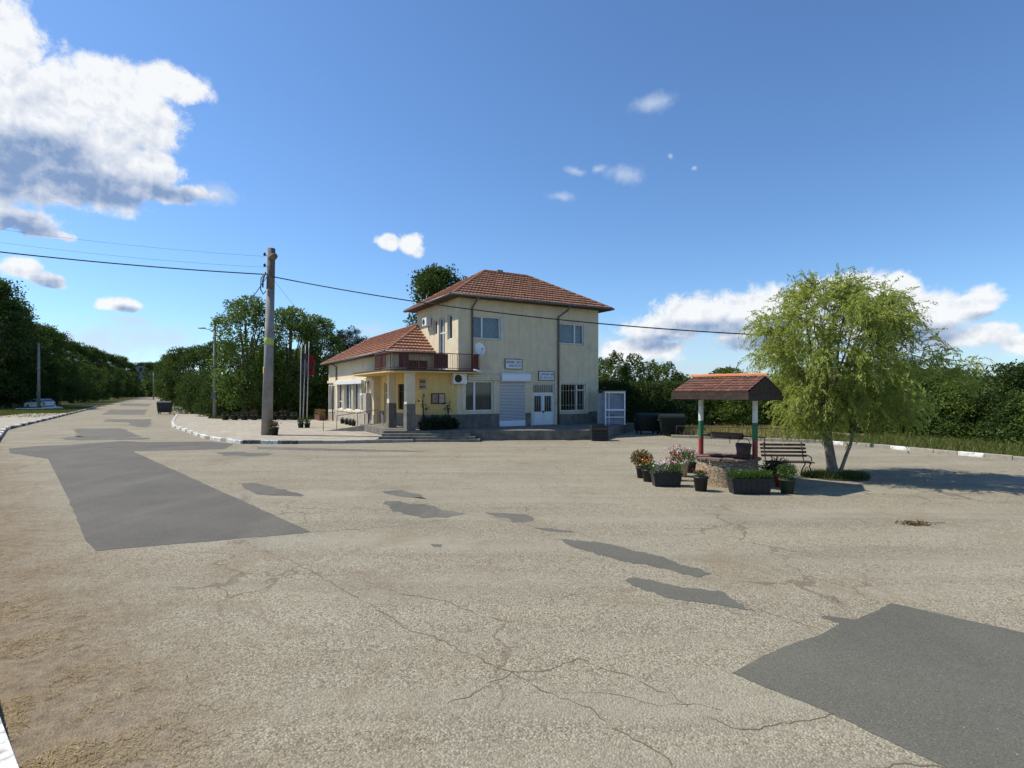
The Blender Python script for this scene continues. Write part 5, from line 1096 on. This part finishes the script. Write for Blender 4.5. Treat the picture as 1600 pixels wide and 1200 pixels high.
# dry leaf litter pile
lp = empty('leaf_pile', (*G(1428, 819), 0), 'small brown pile of dead leaves lying alone on the yard', 'leaf pile'); rs = np.random.RandomState(52); n = 420; P = np.stack([rs.normal(0, .13, n), rs.normal(0, .07, n), np.abs(rs.normal(0, .022, n)) + .004], 1)
leaf_mesh('leaves', leaf_arrays(P, rs.normal(0, 1, (n, 3)) * [1, 1, .2], .05, .03, rs, .2), leafmat('dead_leaves', (.10, .06, .03), (.26, .18, .10), .1, 9), rs, lp); g = MB(); g.tube([(.1, .02, .02), (.35, -.02, .03), (.6, .02, .02)], .005, 4); g.build('twig', M_BARK, lp)

# pots in the shade under the trees, by the pole, by the flagpoles, along the wing
F_DRED = fmat('shaded_red_petals', (.20, .02, .03)); L_VD2 = leafmat('shaded_pot_leaves', (.015, .025, .012), (.035, .05, .02), .2, 4)  # darker copies of leaf and petal colours, with the tree shade painted in
FL = ['leftmost dark pot of the row at the pavement edge', 'second dark pot of the row at the pavement edge', 'third dark pot of the row at the pavement edge', 'reddish flowering pot fourth in the row, left of the concrete pole', 'dark pot right of the concrete pole in the back row', 'red flowering pot between the concrete pole and the flagpoles', 'last dark pot of the back row, left of the flagpoles']
for i, (px, fl) in enumerate([(352, 0), (367, 0), (382, 0), (397, 1), (428, 0), (443, 1), (459, 0)]):
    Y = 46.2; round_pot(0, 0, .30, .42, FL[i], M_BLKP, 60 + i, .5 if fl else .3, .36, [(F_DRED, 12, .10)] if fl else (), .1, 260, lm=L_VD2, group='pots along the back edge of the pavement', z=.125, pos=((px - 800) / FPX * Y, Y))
round_pot(0, 0, .26, .42, 'black pot with red flowers standing against the foot of the concrete pole', M_BLKP, 70, .35, .3, [(F_RED, 30, .06)], .07, 500, z=.125, pos=(-13.0, 30.05), group=None or 'pots at pole feet')
for i, px in enumerate((470, 480)): round_pot(0, 0, .2, .3, ['small plant pot at the foot of the left flagpoles', 'small plant pot at the foot of the red flag pole'][i], M_BLKP, 72 + i, .35, .25, (), .08, 300, z=.125, pos=((px - 800) / FPX * 36.2, 36.2), group='pots at the flagpoles')
for i, px in enumerate((535, 541.5, 547.5, 552.5)): v_ = left_v(px, UW - .5); p = W((UW - .5, v_)); round_pot(0, 0, .17, .34, ['first', 'second', 'third', 'fourth'][i] + ' small dark pot from the left along the wing wall under the handrail', M_BLKP, 76 + i, .15, .14, (), .05, 150, z=.125, pos=(p.x, p.y), group='small pots along the wing wall')
fb = empty('flower_box', (*W((UW - .9, 20.3)), .125), 'brown wooden box of reddish flowers at the far corner of the wing', 'flower box', TH - math.pi / 2); m = MB(); m.box(-1.1, 1.1, -.25, .25, 0, .45); m.build('box', M_RUST, fb); rs = np.random.RandomState(80); P = np.stack([rs.uniform(-1.1, 1.1, 700), rs.uniform(-.3, .3, 700), rs.uniform(.4, .9, 700)], 1); leaf_mesh('foliage', leaf_arrays(P, rs.normal(0, 1, (700, 3)), .1, .06, rs), L_RED, rs, fb)
# porch plants and dark shrubs on the platform
def porch_plant(px, v, zt, label, seed, figure):
    u_ = front_u(px, v); p = W((u_, v)); r = empty('potted_plant', (p.x, p.y, ZF), label, 'potted plant', 0, 'plants in the porch'); rs = np.random.RandomState(seed)
    m = MB(); m.lathe([(.001, 0), (.16, 0), (.2, .35), (.17, .35), (.001, .3)], 14); m.build('pot', M_BLKP, r)
    m = MB(); m.tube([(0, 0, .3), (.04, 0, .8), (-.02, 0, zt - .4)], .03, 6); m.tube([(.04, 0, .8), (.2, 0, .5)], .02, 5); m.build('stem', M_DARK, r)
    P, D, C = blob_points(rs, figure, 420, .2); leaf_mesh('foliage', leaf_arrays(P, D, .1, .05, rs), leafmat('porch_leaves_%d' % seed, (.012, .018, .010), (.03, .035, .02), .15, 4), rs, r, C)
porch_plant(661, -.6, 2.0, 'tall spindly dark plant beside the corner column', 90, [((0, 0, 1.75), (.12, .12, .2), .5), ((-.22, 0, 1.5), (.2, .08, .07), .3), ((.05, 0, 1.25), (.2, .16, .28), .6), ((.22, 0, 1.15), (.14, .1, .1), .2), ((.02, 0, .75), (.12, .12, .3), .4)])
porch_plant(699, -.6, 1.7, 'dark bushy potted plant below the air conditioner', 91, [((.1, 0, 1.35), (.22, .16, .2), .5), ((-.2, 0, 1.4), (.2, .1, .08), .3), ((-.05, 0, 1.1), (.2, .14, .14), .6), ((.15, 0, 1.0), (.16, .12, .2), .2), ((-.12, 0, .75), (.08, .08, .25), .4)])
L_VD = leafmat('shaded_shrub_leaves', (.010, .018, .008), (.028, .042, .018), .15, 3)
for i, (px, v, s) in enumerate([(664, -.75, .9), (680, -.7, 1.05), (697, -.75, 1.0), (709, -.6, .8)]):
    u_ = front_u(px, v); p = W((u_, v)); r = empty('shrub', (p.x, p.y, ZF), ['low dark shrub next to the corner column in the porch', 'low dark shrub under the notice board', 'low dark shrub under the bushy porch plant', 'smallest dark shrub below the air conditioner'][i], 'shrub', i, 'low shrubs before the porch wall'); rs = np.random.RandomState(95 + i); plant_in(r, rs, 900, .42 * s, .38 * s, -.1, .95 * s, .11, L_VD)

# ------------------------------------------------------------------ poles, wires
M_CPOLE = mat('concrete_pole', (.30, .275, .25), .85, (.21, .195, .18), 2.2, .006, 25)
M_CPD = mat('stained_concrete_top', (.12, .09, .065), .9, (.20, .165, .13), 4)
M_YEL = mat('yellow_green_paint', (.50, .55, .10), .7, (.40, .46, .12), 9)
PB = Vector((-13.5, 30.3, .1)); PT = Vector((-13.24, 30.3, 10.38))
pole = empty('utility_pole', PB, 'tall tapered concrete utility pole with yellow bands, at the pavement corner', 'utility pole')
ax = PT - PB
def pp(t): return ax * t
m = MB(); m.tube([pp(0), pp(.4), pp(.78)], [.295, .245, .215], 20, 0, cap=True); m.tube([pp(.78), pp(.84), pp(1)], [.214, .21, .2], 20, 1); m.build('shaft', [M_CPOLE, M_CPD], pole)
m = MB(); m.lathe([(.237, 0), (.246, .01), (.242, .36), (.235, .37)], 20); b_ = m.build('painted_band', M_YEL, pole); b_.location = pp(.485)
m = MB()
for k in range(4): t0, t1 = R(195 + k * 12), R(207 + k * 12); m.face([(.272 * math.cos(t0), .272 * math.sin(t0), 0), (.272 * math.cos(t1), .272 * math.sin(t1), 0), (.268 * math.cos(t1), .268 * math.sin(t1), .38), (.268 * math.cos(t0), .268 * math.sin(t0), .38)])
b_ = m.build('painted_band', mat('orange_yellow_paint', (.62, .45, .08), .7), pole); b_.location = pp(.33)
m = MB(); m.tube([(.18, 0, 9.75), (.42, -.05, 9.85)], .03, 6); m.tube([(.30, -.1, 9.72), (.42, -.16, 9.78), (.60, -.22, 9.86)], [.2, .2, .13], 14); m.tube([(.22, -.08, 9.68), (.32, -.11, 9.73)], [.16, .2], 14); m.build('floodlight', [M_CPD, M_TRIM], pole)
for z in (9.9, 9.3): m = MB(); m.tube([(.2, 0, z - .05), (-.1, 0, z)], .018, 5); m.tube([(-.12, 0, z - .02), (-.12, 0, z + .07), (-.12, 0, z + .16)], [.05, .075, .04], 8); m.build('insulator', M_DARK, pole)
m = MB(); m.tube([(-.0, -.15, 8.95), (-.22, -.2, 8.6), (-.25, -.2, 8.0), (-.1, -.22, 7.72), (.05, -.22, 7.9)], .03, 6); m.tube([(.0, -.15, 8.95), (-.12, -.2, 8.5), (-.13, -.2, 8.1)], .045, 6); m.build('cable_loop', M_DARK, pole)
M_WIRE = mat('black_cable', (.015, .015, .017), .6)
def wire(name, a, b, sag, r, label, n=40, group=None, mt=M_WIRE):
    a, b = Vector(a), Vector(b); mb = MB(); mb.tube([tuple(a.lerp(b, k / n) - Vector((0, 0, sag * 4 * (k / n) * (1 - k / n)))) for k in range(n + 1)], r, 5); o = mb.build(name, mt); tag(o, label, 'cable', group); return o
wire('power_cable', (-13.4, 30.3, 8.95), (-33, 24, 10.0), .3, .032, 'thick black cable running from the concrete pole to the left edge')
mb = MB()
def rc(t): return (-13.5 + 33.5 * t, 30.3 - 6.3 * t, 8.9 - 7.58 * t + 3.42 * t * t)
mb.tube([rc(.004 + .83 * k / 60) for k in range(61)], .03, 5); tag(mb.build('power_cable', M_WIRE), 'thick black cable sagging in front of the building towards the willow', 'cable')
e_ = rc(.834); m = MB(); m.tube([(0, 0, -.05), (0, 0, e_[2] + .15)], [.07, .055], 8); o = m.build('wooden_post', M_WOOD); o.location = (e_[0], e_[1], 0); tag(o, 'slim wooden post hidden by the willow that carries the cable end', 'post')
wire('power_cable', (-13.45, 30.25, 8.85), (-27, 50, 7.7), .5, .022, 'short black cable going from the concrete pole down to the far street lamp')
wire('thin_wire', (-13.6, 30.3, 9.95), (-33, 26, 11.6), .35, .006, 'upper thin wire leaving the pole top to the left', mt=M_GUT)
wire('thin_wire', (-13.6, 30.3, 9.35), (-33, 26, 10.9), .35, .006, 'lower thin wire leaving the pole top to the left', mt=M_GUT)
wire('thin_wire', (-13.1, 30.4, 8.6), (-15.5, 46.5, 7.0), .3, .008, 'thin wire running from the pole back into the trees', mt=M_GUT)
def lamp_pole(x, y, h, label, rz, group, r=.14, arm=True, name='street_lamp'):
    root = empty(name, (x, y, 0), label, 'street lamp' if arm else 'pole', rz, group); m = MB(); m.tube([(0, 0, -.05), (0, 0, h)], [r * 1.2, r * .8], 10); m.build('pole', M_CPOLE, root)
    if arm: m = MB(); m.tube([(0, 0, h - .9), (-.5, 0, h - .6), (-1.0, 0, h - .5)], .035, 6); m.build('arm', M_GUT, root); m = MB(); m.hexa([(-1.5, -.12, h - .52), (-.85, -.12, h - .54), (-.85, .12, h - .54), (-1.5, .12, h - .52), (-1.45, -.06, h - .42), (-.9, -.08, h - .42), (-.9, .08, h - .42), (-1.45, .06, h - .42)]); m.build('lamp_head', M_GUT, root)
    m = MB(); m.box(-.2, .2, -.2, -.1, 1.9, 2.5) if arm else m.box(-.1, .1, -.2, -.1, h - .7, h - .4); m.build('junction_box', M_GUT, root); return root
lamp_pole(-27, 50, 8.75, 'concrete street lamp with a short arm in front of the trees right of the road', 0, 'street lamps along the road')
lamp_pole(-67.5, 78.5, 9.4, 'grey street lamp pole standing against dark trees beside the parked car', .3, 'street lamps along the road', .17)
lamp_pole(-112, 172, 8.5, 'tiny far-off lamp pole near the end of the road', 0, 'street lamps along the road', .18)
# flagpoles
M_FP = mat('pale_flagpole_paint', (.50, .49, .47), .5, (.38, .37, .35), 6)
M_FR = mat('red_flag_cloth', (.40, .02, .035), .8, (.30, .02, .03), 4); M_FD = mat('dark_flag_cloth', (.06, .05, .07), .8, (.20, .17, .18), 3); M_FG = mat('olive_flag_cloth', (.10, .07, .04), .8)
def flagpole(px0, px1, h, label, flag, Y=36.4):
    x0, x1 = (px0 - 800) / FPX * Y, (px1 - 800) / FPX * Y; root = empty('flagpole', (x0, Y, .12), label, 'flagpole', 0, 'flagpoles before the trees'); m = MB(); m.tube([(0, 0, 0), (x1 - x0, 0, h)], [.045, .025], 8); m.build('pole', M_FP, root)
    if flag:
        m = MB(); n = 14; w = .42; f0 = flag[0]; f1 = flag[1]
        def q(i, z, k): t = z / h; return ((x1 - x0) * t + .04 + w * i / n * (1 - .25 * abs(math.sin(z * 3))), .07 * math.sin(i * 1.3 + z * 2.2), z)
        for i in range(n):
            for k in range(8):
                za, zb = f0 + (f1 - f0) * k / 8, f0 + (f1 - f0) * (k + 1) / 8; m.face([q(i, za, 0), q(i + 1, za, 0), q(i + 1, zb, 0), q(i, zb, 0)], 1 if (flag[3] and k < 5 and k > 1 and i > 5) else 0, .5, True)
        m.build('flag', [flag[2], M_FG], root)
flagpole(468.5, 471, 5.55, 'slanting flagpole with a dark drooping flag', (3.5, 4.9, M_FD, 0)); flagpole(473, 477.5, 5.5, 'bare flagpole crossing the slanting one', None); flagpole(479, 483, 5.7, 'flagpole with a limp red flag', (3.45, 4.75, M_FR, 1))
# low rail behind the well, posts and two rails
rl = empty('low_rail_fence', (9.0, 29.8, 0), 'low thin metal rail fence along the back of the yard behind the well', 'fence'); m = MB(); pts = [(0, 0), (2.6, -1.2), (6.2, -3.0)]
def rp_(t): return Vector((6.4 * t, -3.05 * t, 0))
m.tube([rp_(0) + Vector((0, .3, .62)), rp_(1) + Vector((0, .3, .62))], .02, 5); m.build('rail', M_DARK, rl)
for k in range(9): m = MB(); p = rp_(k / 8) + Vector((0, .3, 0)); m.tube([p, p + Vector((0, 0, .62))], .018, 5); m.build('post', M_DARK, rl)
# left: fence with gate, parked car, white pipe
fe = empty('yard_fence', (-88.5, 81.5, 0), 'grey metal fence with a lighter gate panel under the dark trees at the left edge', 'fence', R(4)); M_FE = mat('grey_fence_metal', (.24, .25, .25), .6, (.10, .11, .11), 3); M_GT = mat('pale_gate_metal', (.55, .57, .57), .6)
for k in range(9): m = MB(); m.box(-.08 + k * 2.0, .08 + k * 2.0, -.05, .05, 0, 2.1); m.build('post', M_FE, fe)
for k in range(8):
    m = MB(); n = 14
    for j in range(n): x = k * 2 + .12 + 1.8 * j / n; m.box(x, x + .07, -.015, .015, .15, 1.95 - .1 * math.sin(math.pi * j / n))
    m.box(k * 2 + .08, k * 2 + 1.92, .016, .04, .35, .42); m.box(k * 2 + .08, k * 2 + 1.92, .016, .04, 1.6, 1.67); m.build('gate' if k == 2 else 'panel', M_GT if k == 2 else M_FE, fe)
def car():
    root = empty('parked_car', (-69.0, 80.5, 0), 'old silver hatchback parked on the verge under the dark trees', 'car', R(-18)); M_CP = mat('silver_car_paint', (.62, .64, .65), .35, (.55, .57, .58), 2, metal=.2); M_CG = mat('dark_car_glass', (.03, .035, .04), .1, spec=.6)
    prof = [(-2.05, .28), (-2.1, .6), (-2.0, .88), (-1.1, 1.0), (-.45, 1.42), (1.2, 1.46), (1.85, 1.05), (2.0, .9), (2.02, .3)]; hw = [.78, .82, .80, .80, .62, .62, .74, .78, .78]; m = MB()
    n = len(prof)
    for k in range(n - 1): a, b = prof[k], prof[k + 1]; m.face([(a[0], -hw[k], a[1]), (b[0], -hw[k + 1], b[1]), (b[0], hw[k + 1], b[1]), (a[0], hw[k], a[1])], 0)
    for s in (-1, 1):
        m.face([(p[0], s * (.82), min(p[1], .93)) for p in (prof[0], prof[1], prof[2], (-1.1, .93), (1.85, .93), prof[7], prof[8])]); m.face([(-1.15, s * .82, .93), (-.45, s * .62, 1.42), (1.2, s * .62, 1.46), (1.85, s * .80, .93)])
    m.face([(prof[0][0], -.78, .28), (prof[8][0], -.78, .28), (prof[8][0], .78, .28), (prof[0][0], .78, .28)]); m.build('body', M_CP, root)
    for s in (-1, 1):
        m = MB(); o_ = .012 * s
        m.face([(-.95, s * .79 + o_, 1.0), (-.42, s * .645 + o_, 1.36), (.3, s * .645 + o_, 1.38), (.3, s * .80 + o_, 1.0)]); m.face([(.4, s * .80 + o_, 1.0), (.4, s * .645 + o_, 1.38), (1.1, s * .645 + o_, 1.38), (1.55, s * .79 + o_, 1.0)]); m.build('side_window', M_CG, root)
        for x in (-1.3, 1.3): m = MB(); m.tube([(x, s * .66, .3), (x, s * .85, .3)], .3, 18); w_ = m.build('wheel', M_BLKP, root); m = MB(); m.tube([(x, s * .851, .3), (x, s * .86, .3)], .17, 14); m.build('rim', M_GUT, w_)
        m = MB(); m.box(-2.12, -2.05, s * .66 - .13, s * .66 + .13, .62, .78); m.build('headlight', M_TRIM, root); m = MB(); m.box(1.99, 2.04, s * .68 - .1, s * .68 + .1, .65, .88); m.build('tail_light', mat('red_lamp', (.3, .02, .02), .4), root)
    m = MB(); m.face([(-1.06, -.66, 1.035), (-1.06, .66, 1.035), (-.52, .56, 1.39), (-.52, -.56, 1.39)]); m.build('windscreen', M_CG, root); m = MB(); m.face([(1.32, -.56, 1.39), (1.80, -.66, 1.10), (1.80, .66, 1.10), (1.32, .56, 1.39)]); m.build('rear_window', M_CG, root)
    m = MB(); m.box(-2.16, -2.08, -.7, .7, .34, .48); m.box(2.0, 2.08, -.7, .7, .34, .48); m.build('bumper', M_BLKP, root); return root
car()
m = MB(); m.tube([(0, 0, .12), (1.6, -.3, .12), (3.4, -.2, .14), (5.2, .2, .3), (6.2, .3, .25)], [.1, .13, .12, .2, .1], 8); o = m.build('white_sack_roll', mat('white_sheeting', (.70, .69, .62), .8, (.55, .53, .46), 2)); o.location = (-68.5, 76, 0); tag(o, 'long white roll of sheeting lying on the grass in front of the parked car', 'roll')
db = empty('distant_building', (-196, 292, 0), 'tiny grey block showing above the treetops at the end of the road', 'building'); m = MB(); m.box(-4, 4, -4, 4, 0, 16); m.build('wall', M_CONC, db); m = MB(); m.box(-4.3, 4.3, -4.3, 4.3, 16, 16.6); m.build('roof', M_SOFF, db); m = MB(); m.box(-2.5, -1, -4.05, -4.01, 13, 15); m.box(1, 2.5, -4.05, -4.01, 13, 15); m.build('window', M_DIM, db)
hs = empty('cottage', (20.4, 70, 0), 'small white cottage with a red roof almost hidden between the young trees and the well', 'building'); hs.scale = (.75, .75, .75); m = MB(); m.box(-2.2, 2.2, -2, 2, 0, 2.9); m.build('wall', M_TRIM, hs); m = MB(); m.hexa([(-2.6, -2.4, 2.9), (2.6, -2.4, 2.9), (2.6, 2.4, 2.9), (-2.6, 2.4, 2.9), (-2.0, -.1, 4.2), (2.0, -.1, 4.2), (2.0, .1, 4.2), (-2.0, .1, 4.2)]); m.build('roof', M_TILE, hs); m = MB(); m.box(-1.2, -.3, -2.03, -2.005, 1.2, 2.2); m.build('window', M_DIM, hs)
